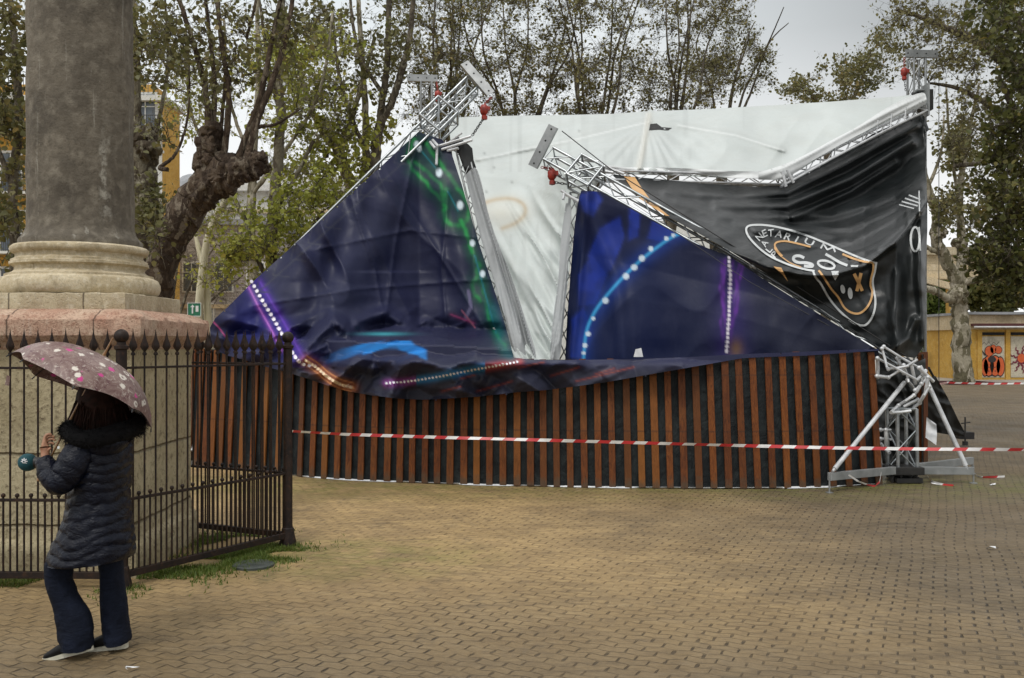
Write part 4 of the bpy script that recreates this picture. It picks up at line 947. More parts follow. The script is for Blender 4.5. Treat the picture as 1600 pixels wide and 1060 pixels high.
# ------------------------------------------------------------------ right-hand base with outriggers
BD = 12.85
def B(x_, y_, D_=BD): return P(x_, y_, D_)
base = thing('tower_base', Vector((B(1410,740).x, BD, 0)), 'crumpled aluminium tower base on grey outriggers at the right end of the wall', 'tower base')
g0 = Vector((B(1410,740).x, BD, 0)); 
make_truss(base, g0+Vector((0,0,.17)), g0+Vector((-.01,0,.98)), w=.27, h=.27, seg=.27, up=Vector((.12,-1,0)), mat='alu')
m = MB(); m.box(g0+Vector((0,0,.165)), (.42,.42,.10)); m.build('base_plate', M['black_steel'], base, bevel=.006)
m = MB()
for sx_ in (-.17,-.06,.08,.16): m.tube([g0+Vector((sx_, -.1, .0)), g0+Vector((sx_*.9,-.1,.14))], .016, 8)
m.box(g0+Vector((.02,-.05,.04)), (.34,.3,.06)); m.build('jack', M['black_steel'], base)
arms = [(B(1296,745,11.9), g0+Vector((-.18,-.18,.175))), (g0+Vector((.2,-.1,.165)), B(1521,736,12.7)), (g0+Vector((.2,.15,.17)), B(1519,720,13.6)), (g0+Vector((-.2,.15,.17)), g0+Vector((-1.0,.75,.17)))]
for i, (a, b) in enumerate(arms):
    a, b = Vector(a), Vector(b); m = MB(); m.beam(a, b, .06, .10); m.build('outrigger_arm', M['plate_grey'], base, bevel=.004)
for q in (arms[0][0], arms[1][1], arms[2][1]):
    m = MB(); m.tube([(q.x, q.y, .0), (q.x, q.y, .24)], .012, 8); m.lathe([(.05,0),(.05,.008),(.015,.015)], (q.x, q.y, 0), 14); m.build('screw_jack', M['alu_dull'], base, 40)
for a, b in ((B(1304,733,11.93), B(1413,598,12.95)), (B(1509,728,12.7), B(1437,572,12.95))):
    m = MB(); m.tube([a, b], .030, 12); m.tube([a+(b-a)*.0, a-(b-a).normalized()*.05], .018, 8); m.build('strut', M['alu_bright'], base, 40)
m = MB()
crum = [((1371,560),(1433,594)),((1381,542),(1436,575)),((1370,588),(1388,590)),((1388,590),(1434,562)),((1388,577),(1420,572)),((1378,545),(1386,575)),((1402,560),(1412,585)),((1433,594),(1446,580)),((1436,575),(1458,596)),((1418,594),(1430,610)),((1430,610),(1450,590)),((1446,580),(1440,600)),((1440,600),(1425,622)),((1452,604),(1436,630)),((1428,618),(1404,634)),((1404,634),(1392,645)),((1434,625),(1412,636)),((1424,570),(1430,600)),((1412,571),(1420,598)),((1371,590),(1371,560)),((1395,645),(1424,642)),((1376,672),(1392,672)),((1376,686),(1392,687)),((1384,672),(1384,700)),((1376,694),(1390,708)),((1437,630),(1425,640)),((1450,590),(1446,612))]
rr = random.Random(3)
for a, b in crum:
    D_ = BD - .05 + rr.uniform(-.18,.15); m.tube([P(*a, D_), P((a[0]+b[0])/2+rr.uniform(-1,1), (a[1]+b[1])/2+rr.uniform(-1,1), D_), P(*b, D_+rr.uniform(-.1,.1))], rr.choice((.022,.024,.017)), 8)
    m.ball(P(*a, D_), .03, 8, 6)
m.build('crumpled_chord', M['alu_bright'], base, 40)
# dark cloth and flaps round the base
def D_flap(base_, sl=0): return lambda X, Y: base_ + (Y-600)*sl - .06*ridges(X, Y, 75, 80, 12, 95) - .04*ridges(X, Y, 20, 40, 14, 96)
tag(sheet('skirt_cloth', [(1366,588),(1388,592),(1410,600),(1432,610),(1436,650),(1430,700),(1432,745),(1405,755),(1388,752),(1380,735),(1376,700),(1370,650)], D_flap(13.35), M['black_cloth'], 3), 'crumpled black cloth hanging behind the stub of the right tower base', 'cloth')
tag(sheet('black_flap', [(1449,590),(1462,588),(1480,620),(1503,668),(1506,682),(1485,680),(1462,676),(1446,672),(1446,630)], D_flap(15.4, .004), M['black_cloth'], 3), 'black cloth flap pulled to the rear outrigger right of the tower base', 'cloth')
tag(sheet('white_flap', [(1448,652),(1456,658),(1463,663),(1464,680),(1463,696),(1455,690),(1446,684),(1447,668)], D_flap(13.9), M['paper'], 2.5), 'white sheet scrap hanging at the right tower base', 'sheet')
tag(sheet('grey_lining', [(1370,540),(1386,545),(1400,554),(1418,560),(1432,566),(1446,560),(1447,590),(1436,612),(1420,612),(1404,618),(1396,645),(1384,640),(1384,592),(1370,590)], D_flap(13.75), M['logo_banner'], 3, lambda X, Y: np.tile(np.array([.06,.065,.065]), (len(X), 1))), 'grey lining of the black banner gathered behind the crumpled chords', 'cloth')
m = MB(); m.tube([P(1451,575,15.3), P(1480,628,16.2), P(1505,674,17.2)], .02, 8); m.box(P(1505,680,17.2), (.26,.3,.12)); m.tube([P(1508,652,17.0), P(1508,690,17.0)], .015, 8); m.tube([P(1502,662,17.0), P(1516,660,17.0)], .012, 8); m.tube([P(1508,690,17.0), P(1508,696,17.0)], .05, 8)
tag(m.build('rear_outrigger', M['black_steel'], None, 40), 'small dark rear outrigger foot at the end of the black cloth flap', 'outrigger')
# left-hand base behind the wall end
gl = Vector((P(297,700,14.75).x, 14.9, 0)); lb = thing('tower_base', gl, 'small glimpse of a pale tower base between the pedestal and the slatted wall', 'tower base')
m = MB(); m.tube([P(291,640,14.8), P(294,672,14.7), P(300,705,14.5)], .028, 8); m.build('strut', M['alu_bright'], lb, 40)
m = MB(); m.box(P(294,718,14.55), (.12,.1,.10)); m.tube([P(304,716,14.5), P(304,728,14.5)], .03, 8); m.beam(P(292,724,14.6), P(308,722,14.4), .05, .06); m.build('outrigger_arm', M['alu_dull'], lb, 40)

# ------------------------------------------------------------------ barrier tapes
M['tape_red'] = mottled('tape_red', (.55,.035,.04), (.45,.03,.035), 9, .35); M['tape_white'] = mottled('tape_white', (.78,.77,.76), (.66,.65,.64), 9, .35)
def tape(name, pts, w, seg, label, tw=.3, twf=.8):
    m = MB(); pts = [Vector(p) for p in pts]; cum = [0]
    for a, b in zip(pts[:-1], pts[1:]): cum.append(cum[-1]+(b-a).length)
    N = int(cum[-1]/seg*4); 
    def at_(s_):
        s_ = min(max(s_, 0), cum[-1]-1e-4); i = max(j for j in range(len(cum)-1) if cum[j] <= s_); t = (s_-cum[i])/(cum[i+1]-cum[i]); return pts[i]+(pts[i+1]-pts[i])*t
    def row(s_, v):
        p = at_(s_); d = (at_(s_+.05)-at_(s_-.05)).normalized(); n_ = Vector((0,0,1)) if abs(d.z) < .8 else Vector((0,1,0)); x_ = d.cross(n_).normalized(); n_ = x_.cross(d)
        a = tw*sin(s_*twf+1)+tw*.5*sin(s_*twf*2.7); n2 = n_*cos(a)+x_*sin(a); return p+n2*(v*w)
    for i in range(N):
        m.cur = (i//2) % 2; s0, s1 = cum[-1]*i/N, cum[-1]*(i+1)/N; sl = w*.9
        for v0, v1 in ((-.5,0),(0,.5)):
            m.add([row(s0+sl*v0, v0), row(s1+sl*v0, v0), row(s1+sl*v1, v1), row(s0+sl*v1, v1)], [(0,1,2,3)])
    o = m.build(name, [M['tape_white'], M['tape_red']]); return tag(o, label, 'barrier tape')
def lin3(a, b, n, sag=0):
    return [Vector(a)+(Vector(b)-Vector(a))*i/n - Vector((0,0,sag*4*(i/n)*(1-i/n))) for i in range(n+1)]
tp = [P(446,673,13.22), P(470,675,13.05), P(540,679,12.82), P(700,684,12.42), P(850,688,12.2), P(1100,695,11.98), P(1300,700,11.75), P(1450,702,11.5), P(1640,703,11.2), P(1720,703,11.1)]
tape('barrier_tape', tp, .040, .30, 'red and white barrier tape stretched across the slatted wall', .45, 1.3)
tape('barrier_tape', [G(1440,606,.5), P(1480,598,37), P(1540,600,37), P(1620,599,37)], .07, .5, 'far red and white barrier tape by the plane tree at the right', .2)
tape('tape_scrap', [P(1326,742,12.0), P(1340,752,12.0), P(1365,761,12.1), P(1374,756,12.2), P(1377,738,12.3)], .022, .5, 'loose pale tape end drooping under the left outrigger arm', .5, 3)
tape('tape_scrap', [G(1448,742,.03), G(1455,752,.02), G(1470,757,.01), G(1490,759,.01)], .025, .5, 'loose pale tape lying on the pavers right of the tower base', .5, 3)
tape('tape_scrap', [G(1525,743,.01), G(1535,746,.02), G(1570,745,.01)], .03, .5, 'loose pale tape lying beyond the right outrigger foot', .4, 3)
tag(sheet('paper_scrap', [(993,546),(1002,544),(1005,558),(990,558)], lambda X, Y: 12.9+0*X, M['paper'], 4), 'small white label stuck at the foot of the dark blue banner', 'label')
rs = random.Random(11)
LIT = [(1462,758,'crumpled white paper scrap lying under the tower base'), (1552,758,'crumpled pale wrapper on the pavers right of the tower base'), (1521,652,'small pale scrap on the pavers beyond the rear outrigger'), (1549,857,'tiny white scrap on the pavers at the right of the square'), (206,1046,'tiny white scrap on the pavers below the walking person')]
for x_, y_, lab in LIT:
    p = G(x_, y_, .01); m = MB(); k = 5; vs = [p+Vector((rs.uniform(-.05,.05), rs.uniform(-.04,.04), rs.uniform(0,.025))) for _ in range(7)]; m.add(vs, [(0,1,2),(0,2,3),(0,3,4),(0,4,5),(0,5,6)]); tag(m.build('litter', M['paper']), lab, 'litter')
# ------------------------------------------------------------------ person walking under an umbrella
PD = 5.72
def Q(x, y, d=0.0): return P(x, y, PD) + Vector((0, d, 0))
SC = F/PD                                    # photo pixels per metre at the person
person = thing('person', Vector((Q(140,1020).x, PD, 0)), 'person walking left in a long navy puffer coat and flared jeans with umbrella and microphone', 'person')
M['skin'] = mottled('skin', (.42,.22,.13), (.36,.17,.10), 30, .5)
def m_coat():
    t = NT('navy_puffer'); col = t.mix(t.rng(t.noise(9, 5), .35, .65), (.003,.004,.010), (.006,.008,.017)); 
    t.bump(t.noise(22, 5, vec=t.co((1,1,1.6)), dist=1.2), .55, .02); return t.done(col, .34, 0, .22)
M['coat'] = m_coat()
def m_denim():
    t = NT('dark_denim'); col = t.mix(t.rng(t.noise(7, 6, rough=.7), .35, .7), (.003,.005,.012), (.008,.012,.026)); t.bump(t.math('ADD', t.noise(14, 4, vec=t.co((1,1,2.2)), dist=1), t.math('MULTIPLY', t.noise(300, 2), .1)), .6, .015); return t.done(col, .85, 0, .2)
M['denim'] = m_denim()
M['shoe'] = mottled('black_shoe', (.006,.006,.007), (.012,.012,.012), 20, .6, spec=.2); M['sole'] = mottled('cream_sole', (.62,.60,.50), (.50,.48,.38), 20, .6)
M['hair'] = mottled('dark_red_hair', (.012,.006,.004), (.024,.009,.006), 30, .7, 0, 90, .4, .004, spec=.10)
M['fur'] = mottled('black_fur', (.003,.003,.0035), (.007,.0065,.007), 40, .8, spec=.15)
def skin_body(name, verts, edges, mat, parent, root=0, sub=2):
    """continuous surface grown round a skeleton; verts = [(point, radius)]"""
    me = bpy.data.meshes.new(name); me.from_pydata([v[0] for v in verts], edges, []); o = bpy.data.objects.new(name, me); COL.objects.link(o)
    sk = o.modifiers.new('skin', 'SKIN'); sk.use_smooth_shade = True; sb = o.modifiers.new('sub', 'SUBSURF'); sb.levels = sb.render_levels = sub
    lay = me.skin_vertices[0].data
    for i, v in enumerate(verts): r = v[1]; lay[i].radius = (r, r) if not hasattr(r, '__len__') else r; lay[i].use_root = (i == root)
    bpy.context.view_layer.update(); dg = bpy.context.evaluated_depsgraph_get(); nm = bpy.data.meshes.new_from_object(o.evaluated_get(dg))
    bpy.data.objects.remove(o); bpy.data.meshes.remove(me); nm.name = name; nm.materials.clear(); nm.materials.append(mat)
    nm.polygons.foreach_set('use_smooth', [True]*len(nm.polygons)); o2 = bpy.data.objects.new(name, nm); COL.objects.link(o2); attach(o2, parent); return o2
V_, E_ = [], []
def jt(p, r, prev=None):
    V_.append((tuple(p), r)); i = len(V_)-1
    if prev is not None: E_.append((prev, i))
    return i
pel = jt(Q(136,822), (.09,.08)); sp1 = jt(Q(152,790), (.13,.11), pel); ch = jt(Q(156,725), (.15,.12), sp1); nk0 = jt(Q(154,684), .07, ch); nk = jt(Q(152,664), .052, nk0)
hd1 = jt(Q(149,648), .075, nk); hd2 = jt(Q(149,628), .092, hd1); hd3 = jt(Q(151,608), .075, hd2); jt(Q(121,636), .014, hd2); jt(Q(127,650), .03, hd1)
def hand(wr, palm, side, curl, across, thumb_dir, prev, s=1.0, fl=(.062,.072,.068,.052)):
    """palm then four curled fingers and a thumb leaving its side"""
    wr, palm = Vector(wr), Vector(palm); d = (palm-wr).normalized(); a = Vector(across).normalized(); c = Vector(curl).normalized()
    p1 = jt(palm, (.026,.020), prev); p2 = jt(palm+d*.030, (.028,.017), p1)
    for k, L in enumerate(fl):
        b = palm + d*.042 + a*((k-1.5)*.019); f0 = jt(b, .0095, p2); f1 = jt(b + (d*.75+c*.5).normalized()*L*.42, .0088, f0); f2 = jt(V_[f1][0] + (c*.95+d*.15).normalized()*L*.36, .0078, f1) if False else jt(Vector(V_[f1][0]) + (c*.95+d*.1).normalized()*L*.38, .008, f1); jt(Vector(V_[f2][0]) + (c*.7-d*.7).normalized()*L*.28, .007, f2)
    t0 = jt(palm + a*(-.030)*side + c*.006, .0115, p1); t1 = jt(Vector(V_[t0][0]) + Vector(thumb_dir).normalized()*.030, .010, t0); jt(Vector(V_[t1][0]) + (Vector(thumb_dir).normalized()*.6+c*.6).normalized()*.026, .008, t1)
# near arm, bent up to the umbrella shaft
s1 = jt(Q(143,702,-.15), .062, ch); e1 = jt(Q(119,742,-.22), .044, s1); w1 = jt(Q(93,713,-.17), .027, e1)
hand(V_[w1][0], Q(91,699,-.16), 1, (.75,.25,.10), (0,-.15,1), (.35,-.3,1), w1)
# far arm, forward to the microphone
s2 = jt(Q(150,702,.15), .062, ch); e2 = jt(Q(128,752,.17), .044, s2); w2 = jt(Q(97,737,.04), .027, e2)
hand(V_[w2][0], Q(88,733,.02), -1, (.1,-.6,.5), (.15,-.1,-1), (-.6,-.5,.6), w2)
# legs
h1 = jt(Q(106,866,-.06), .045, pel); k1 = jt(Q(108,925,-.06), .042, h1); a1 = jt(Q(128,1000,-.05), .040, k1); b1 = jt(Q(120,1012,-.05), .042, a1); jt(Q(94,1021,-.05), .034, b1)
h2 = jt(Q(162,866,.09), .045, pel); k2 = jt(Q(166,930,.09), .042, h2); a2 = jt(Q(177,1003,.10), .040, k2); b2 = jt(Q(165,1013,.10), .04, a2); jt(Q(136,1019,.10), .03, b2)
skin_body('body', V_, E_, M['skin'], person)

def loft(rings, n=40, fn=None):
    """rings: (centre, half width along x, half depth along y, tilt in x-z)"""
    mb = MB(); vs = []
    for i, (c, rx, ry, tl) in enumerate(rings):
        for k in range(n):
            a = 2*pi*k/n; f = 1 if fn is None else fn(i/(len(rings)-1), a)
            ex, ey = cos(a)*rx*f, sin(a)*ry*f; vs.append(Vector(c)+Vector((ex*cos(tl), ey, ex*sin(tl))))
    fs = [(i*n+k, i*n+(k+1)%n, (i+1)*n+(k+1)%n, (i+1)*n+k) for i in range(len(rings)-1) for k in range(n)]
    fs.append(tuple(range(n-1,-1,-1))); fs.append(tuple((len(rings)-1)*n+k for k in range(n))); mb.add(vs, fs); return mb
def prof_loft(tab, y0, y1, N, depth, tl, n=48, fn=None, dz=0):
    rings = []
    for i in range(N+1):
        y = y0+(y1-y0)*i/N; l = float(interp([(t[0], t[1]) for t in tab], y)); r = float(interp([(t[0], t[2]) for t in tab], y))
        d = float(np.interp(y, [q[0] for q in depth], [q[1] for q in depth])); rings.append((Q((l+r)/2, y, dz), (r-l)/2/SC*.955, d, tl))
    return loft(rings, n, fn)
# coat body: quilted bands
bands = [682,700,716,734,751,768,786,803,820,838,856,874]
def quilt(t, a):
    y = 676 + (874-676)*t; yy = y + 9*float(vn(a*1.3, y/60, 3)) + 3*sin(a+.6) + 3*float(vn(a*4, y/30, 13))
    j = max([b for b in bands if b <= yy] or [bands[0]]); k = (yy-j)/17.5; k = min(max(k, 0), 1)
    return .985 + (.062+.022*float(vn(a*2.2, j/17, 5)))*math.sqrt(max(0, 1-(2*k-1)**2)) + .022*float(vn(a*5, y/11, 8)) + .014*float(vn(a*12, y/6, 9)) + .03*float(vn(a*1.2, y/50, 19))
tab = [(674,134,190),(684,126,199),(700,122,203),(730,118,204),(755,113,202),(780,108,201),(800,106,203),(820,99,205),(840,88,207),(858,80,208),(870,77,208),(874,79,206)]
dep = [(674,.12),(690,.19),(730,.20),(780,.185),(830,.215),(874,.24)]
c_ = prof_loft(tab, 674, 874, 110, dep, R(4), 72, quilt); coat = c_.build('coat', M['coat'], person, 75)
def sleeve_(pts, rad, name):
    pts = bez2(pts, rad); mb = MB(); P_, R_ = pts
    s_ = 0; rr_ = []
    for i in range(len(P_)):
        if i: s_ += (P_[i]-P_[i-1]).length
        k = (s_/.058) % 1; rr_.append(R_[i]*(.93+.10*math.sqrt(max(0, 1-(2*k-1)**2))))
    mb.tube(P_, rr_, 22)
    for i, v in enumerate(mb.v):
        q = Vector(v); f = .006*float(vn(q.x*40+q.z*22, q.y*35+q.z*13, 5)); mb.v[i] = (q.x+f, q.y+f, q.z+f)
    return mb.build(name, M['coat'], coat, 75)
def bez2(pts, rad, n=14):
    out, ro = [], []; pts = [Vector(p) for p in pts]
    for i in range(len(pts)-1):
        p0, p1, p2, p3 = pts[max(0, i-1)], pts[i], pts[i+1], pts[min(len(pts)-1, i+2)]
        for k in range(n):
            t = k/n; out.append(.5*((2*p1)+(-p0+p2)*t+(2*p0-5*p1+4*p2-p3)*t*t+(-p0+3*p1-3*p2+p3)*t**3)); ro.append(rad[i]+(rad[i+1]-rad[i])*t)
    out.append(pts[-1]); ro.append(rad[-1]); return out, ro
sleeve_([Q(150,690,-.12), Q(141,712,-.19), Q(127,738,-.22), Q(113,741,-.22), Q(99,725,-.19), Q(91,713,-.17)], [.085,.092,.085,.078,.060,.047], 'sleeve')
sleeve_([Q(150,692,.12), Q(138,720,.17), Q(122,744,.16), Q(106,741,.08), Q(98,738,.045)], [.085,.09,.078,.058,.046], 'sleeve')
m = MB(); m.add([Q(120,691,-.245), Q(124,690,-.25), Q(124,694,-.25), Q(120,695,-.245)], [(0,1,2,3)]); m.build('sleeve_badge', M['paper'], coat)
# hair, fur hood
def strands(name, mat, parent, centre, rad, N, L, seed, flow=None, w=.004, box=None):
    rg = np.random.default_rng(seed); V, Fc = [], []
    for i in range(N):
        d = Vector(rg.normal(size=3)).normalized(); c0 = Vector(centre) + Vector((d.x*rad[0], d.y*rad[1], d.z*rad[2]))
        dr = (d*.8 + Vector(rg.normal(size=3))*.5).normalized() if flow is None else (Vector(flow)+Vector(rg.normal(size=3))*.10+d*.12).normalized()
        s_ = dr.cross(Vector(rg.normal(size=3))).normalized()*w; l = L*rg.uniform(.5, 1.2); mid = c0 + dr*l*.55 + Vector((0,0,-.15*l)) if flow is None else c0+dr*l*.5
        e = c0 + dr*l + Vector((0,0,-.35*l if flow is None else 0)); o = len(V); V += [c0-s_, c0+s_, mid+s_*.8, mid-s_*.8, e]; Fc += [(o,o+1,o+2,o+3),(o+3,o+2,o+4)]
    me = bpy.data.meshes.new(name); me.from_pydata(V, [], Fc); me.materials.append(mat); o = bpy.data.objects.new(name, me); COL.objects.link(o); attach(o, parent); return o
hair_mb = prof_loft([(596,140,168),(602,128,182),(612,121,192),(630,118,197),(650,117,197),(665,120,194),(692,126,190)], 596, 692, 28, [(596,.05),(606,.10),(630,.135),(660,.14),(692,.13)], 0, 40, lambda t, a: 1+.03*float(vn(a*9, t*4, 6))+.02*float(vn(a*22, t*2, 7)))
hr = hair_mb.build('hair', M['hair'], person, 80)
strands('hair_strands', M['hair'], hr, Q(157,636), (.148,.135,.11), 2600, .20, 5, (0,-.02,-1), .0035)
fur = MB()
ru = bez2([Q(124,668,-.16), Q(150,681,-.21), Q(180,679,-.19), Q(203,672,-.10), Q(211,668,.0), Q(203,662,.09), Q(175,656,.15), Q(140,656,.13), Q(124,662,.0), Q(124,668,-.16)], [.046,.054,.058,.058,.052,.05,.05,.05,.05,.046], 6)
fur.tube(ru[0], ru[1], 14); fu = fur.build('fur_hood', M['fur'], coat, 80)
for i in range(0, len(ru[0])-1, 3):
    pass
rg = np.random.default_rng(9); V, Fc = [], []
for i in range(6500):
    k = rg.integers(0, len(ru[0])); c0 = ru[0][k]; r = ru[1][k]; d = Vector(rg.normal(size=3)).normalized(); b = c0+d*r*.92; dr = (d*.8+Vector(rg.normal(size=3))*.35).normalized(); l = rg.uniform(.015,.042); s_ = dr.cross(Vector(rg.normal(size=3))).normalized()*.0022
    o = len(V); V += [b-s_, b+s_, b+dr*l+Vector((0,0,-.008))]; Fc.append((o,o+1,o+2))
me = bpy.data.meshes.new('fur_tuft'); me.from_pydata(V, [], Fc); me.materials.append(M['fur']); ft = bpy.data.objects.new('fur_tuft', me); COL.objects.link(ft); attach(ft, fu)
hb = MB(); hb.ball(Q(168,690,-.10), (.15,.13,.085), 24, 14, lambda d: 1+.06*float(vn(d.x*3+1, d.z*3, 4))); hb.build('hood', M['coat'], coat, 80)
# jeans: one pair
def legtab(tab, y0, y1, N, dz, dd, seed):
    return prof_loft(tab, y0, y1, N, dd, 0, 36, lambda t, a: 1+.030*float(vn(a*1.5, t*9, seed))+.045*(1-2*abs(float(vn(a*2.2+5, t*13+a*1.2, seed+1))))*(.35+t), dz)
jm = legtab([(842,104,150),(862,90,132),(874,80,124),(882,78,121),(902,79,119),(925,85,128),(951,92,146),(980,98,152),(1003,103,153),(1007,104,152)], 842, 1007, 60, -.06, [(842,.11),(900,.085),(950,.085),(1007,.115)], 3)
j2 = legtab([(842,128,186),(862,140,184),(880,145,182),(902,147,182),(925,147,185),(951,147,189),(980,150,191),(1005,154,194),(1010,156,193)], 842, 1010, 60, .09, [(842,.11),(900,.085),(950,.085),(1010,.115)], 13)
jm.add(j2.v, j2.f); jm.build('jeans', M['denim'], person, 75)
# shoes
def shoe(heel, toe, dy, name):
    heel, toe = Vector(heel), Vector(toe); d = (toe-heel); L = d.length; d.normalize(); up = Vector((0,1,0)).cross(d); up = up if up.z > 0 else -up; sd_ = Vector((0,1,0))
    def sec(prof, nm, mat, par):
        mb = MB(); n = 24; vs = []
        for t, w, h0, h1 in prof:
            for k in range(n):
                a = 2*pi*k/n; vs.append(heel + d*(t*L) + sd_*(cos(a)*w/2) + up*((h0+h1)/2 + sin(a)*(h1-h0)/2))
        mb.add(vs, [(i*n+k, i*n+(k+1)%n, (i+1)*n+(k+1)%n, (i+1)*n+k) for i in range(len(prof)-1) for k in range(n)] + [tuple(range(n-1,-1,-1)), tuple((len(prof)-1)*n+k for k in range(n))])
        return mb.build(nm, mat, par, 60)
    s_ = sec([(0,.03,.02,.09),(.03,.06,.015,.105),(.15,.075,.015,.11),(.35,.078,.015,.10),(.55,.085,.015,.085),(.72,.09,.015,.068),(.88,.08,.012,.052),(.97,.05,.012,.040),(1,.02,.015,.028)], name, M['shoe'], person)
    mb = MB(); n = 20; tb = [(-.01,.02),(.02,.05),(.15,.075),(.4,.07),(.6,.086),(.78,.094),(.92,.075),(1.0,.04),(1.02,.01)]; vs = []
    hz = [.030,.030,.030,.026,.022,.020,.020,.022,.022]
    for (t, w), h in zip(tb, hz):
        for a, b in ((-.5,.0),(.5,.0),(.5,1),(-.5,1)): vs.append(heel + d*(t*L) + sd_*(a*w) + up*(b*h - (.004 if b == 0 else 0) + (.006*t*t if b == 0 else 0)))
    mb.add(vs, [(i*4+k, i*4+(k+1)%4, (i+1)*4+(k+1)%4, (i+1)*4+k) for i in range(len(tb)-1) for k in range(4)] + [(3,2,1,0), tuple(len(vs)-4+k for k in range(4))])
    mb.build('sole', M['sole'], s_, 50)
shoe(Q(152,1009,-.06), Q(79,1027.5,-.07), 0, 'shoe'); shoe(Q(190,1018,.09), Q(119,1024,.08), 0, 'shoe')

# umbrella
def m_floral():
    t = NT('floral_canopy'); v = t.tc.outputs['Object']
    n1 = t.noise(9, 7, rough=.75, dist=1.5); col = t.mix(t.rng(n1, .38, .62), (.12,.060,.055), (.23,.155,.135))
    col = t.mix(t.rng(t.noise(26, 5, rough=.8, dist=2), .54, .62), col, (.36,.30,.26)); col = t.mix(t.rng(t.noise(13, 5, vec=t.co((1,1,1), .7), dist=2), .60, .66), col, (.10,.04,.045))
    d1 = t.math('ADD', t.voro(10.5), t.math('MULTIPLY', t.math('SUBTRACT', t.noise(30, 3), .5), .55)); col = t.mix(t.rng(d1, .15, .21, 1, 0), col, (.50,.045,.22))
    d2 = t.math('ADD', t.voro(12.0, vec=t.co((1,1.0,1), 1.3)), t.math('MULTIPLY', t.math('SUBTRACT', t.noise(26, 3), .5), .5)); ring = t.math('MULTIPLY', t.rng(d2, .22, .27, 1, 0), t.rng(d2, .05, .10)); col = t.mix(ring, col, (.62,.57,.50))
    t.bump(t.noise(18, 3), .15, .01); return t.done(col, .45, 0, .4)
m_fl = m_floral()
hub0 = Q(98,708,-.14); tip = Q(182,528,-.05); ax = (tip-hub0).normalized(); 
apex = hub0 + ax*(tip-hub0).length*.84
umb = thing('umbrella', hub0, 'mauve umbrella with pink and white flowers held by the walking person', 'umbrella')
xa = ax.cross(Vector((0,1,0))).normalized(); ya = ax.cross(xa).normalized(); RAD, HGT = .440, .235
m = MB(); vs = []; NR, NS = 16, 12; nseg = 8*NS
tilt = Matrix.Rotation(R(10), 3, xa)
for i in range(NR+1):
    t = i/NR
    for k in range(nseg):
        a = 2*pi*k/nseg + .25; fr = (k % NS)/NS; sag = 1 - .085*(t**2)*math.sin(pi*fr)
        r = RAD*math.sin(t*1.22)/math.sin(1.22)*sag; h = -HGT*(1-math.cos(t*1.22))/(1-math.cos(1.22)) + .018*t*math.sin(pi*fr) + .02*t*t*(sin(a*3))
        vs.append(apex + tilt @ (xa*cos(a)*r + ya*sin(a)*r + ax*h))
m.add(vs, [(i*nseg+k, i*nseg+(k+1)%nseg, (i+1)*nseg+(k+1)%nseg, (i+1)*nseg+k) for i in range(NR) for k in range(nseg)])
can = m.build('canopy', m_fl, umb, 40)
M['wood_pale'] = mottled('varnished_wood', (.30,.16,.06), (.20,.10,.04), 20, .4)
m = MB(); m.tube([hub0-ax*.12, hub0, apex], .0065, 8); m.tube([hub0-ax*.16, hub0-ax*.05], .012, 8); m.build('shaft', M['wood_pale'], umb, 40)
m = MB(); m.tube([apex-ax*.01, apex+ax*.05, tip], [.010,.006,.004], 8); m.build('tip', M['wood_pale'], umb, 40)
for k in range(8):
    a = 2*pi*k/8+.25; m = MB(); pts = []
    for i in range(NR+1): pts.append(Vector(vs[i*nseg+k*NS]) - ax*.006)
    m.tube(pts, .0025, 5); m.tube([pts[8], hub0+ax*((apex-hub0).length-.22)], .0025, 5); m.tube([pts[-1], pts[-1]+(pts[-1]-pts[-2]).normalized()*.02], .004, 5); m.build('rib', M['black_steel'], umb, 60)
m = MB(); e_ = Q(52,584,-.3); m.add([e_, e_+Vector((.02,0,-.005)), e_+Vector((.012,0,-.06)), e_+Vector((-.012,0,-.055))], [(0,1,2,3)]); m.build('strap', m_fl, umb)
# microphone
mic = thing('microphone', Q(47,722,-.02), 'teal foam covered microphone held out by the walking person', 'microphone')
M['foam'] = mottled('teal_foam', (.004,.065,.08), (.003,.045,.058), 30, .8, 0, 200, .4, .003)
m = MB(); m.ball(Q(46,722,-.02), .052, 24, 16, lambda d: 1+.05*abs(d.x)); fm = m.build('foam_cover', M['foam'], mic, 80)
m = MB(); m.lathe([(.04,-.02),(.03,.02)], Q(46,722,-.02), 16); 
m = MB(); m.tube([Q(58,722,-.02), Q(66,722,-.02), Q(68,723,-.02)], [.034,.030,.018], 16); m.tube([Q(66,722,-.02), Q(90,727,.0)], [.013,.010], 12); m.build('handle', M['black_steel'], mic, 40)
m = MB(); cc = Q(47,719,-.075)
for k in range(8):
    a = k*pi/4; d = Vector((cos(a), 0, sin(a))); s_ = Vector((-sin(a), 0, cos(a)))*.003; b = cc+d*.005+Vector((0,.001,0)); e = cc+d*.020+Vector((0,.006,0)); m.add([b-s_, e-s_, e+s_, b+s_], [(0,1,2,3)])
m.build('logo_mark', M['paper'], fm)

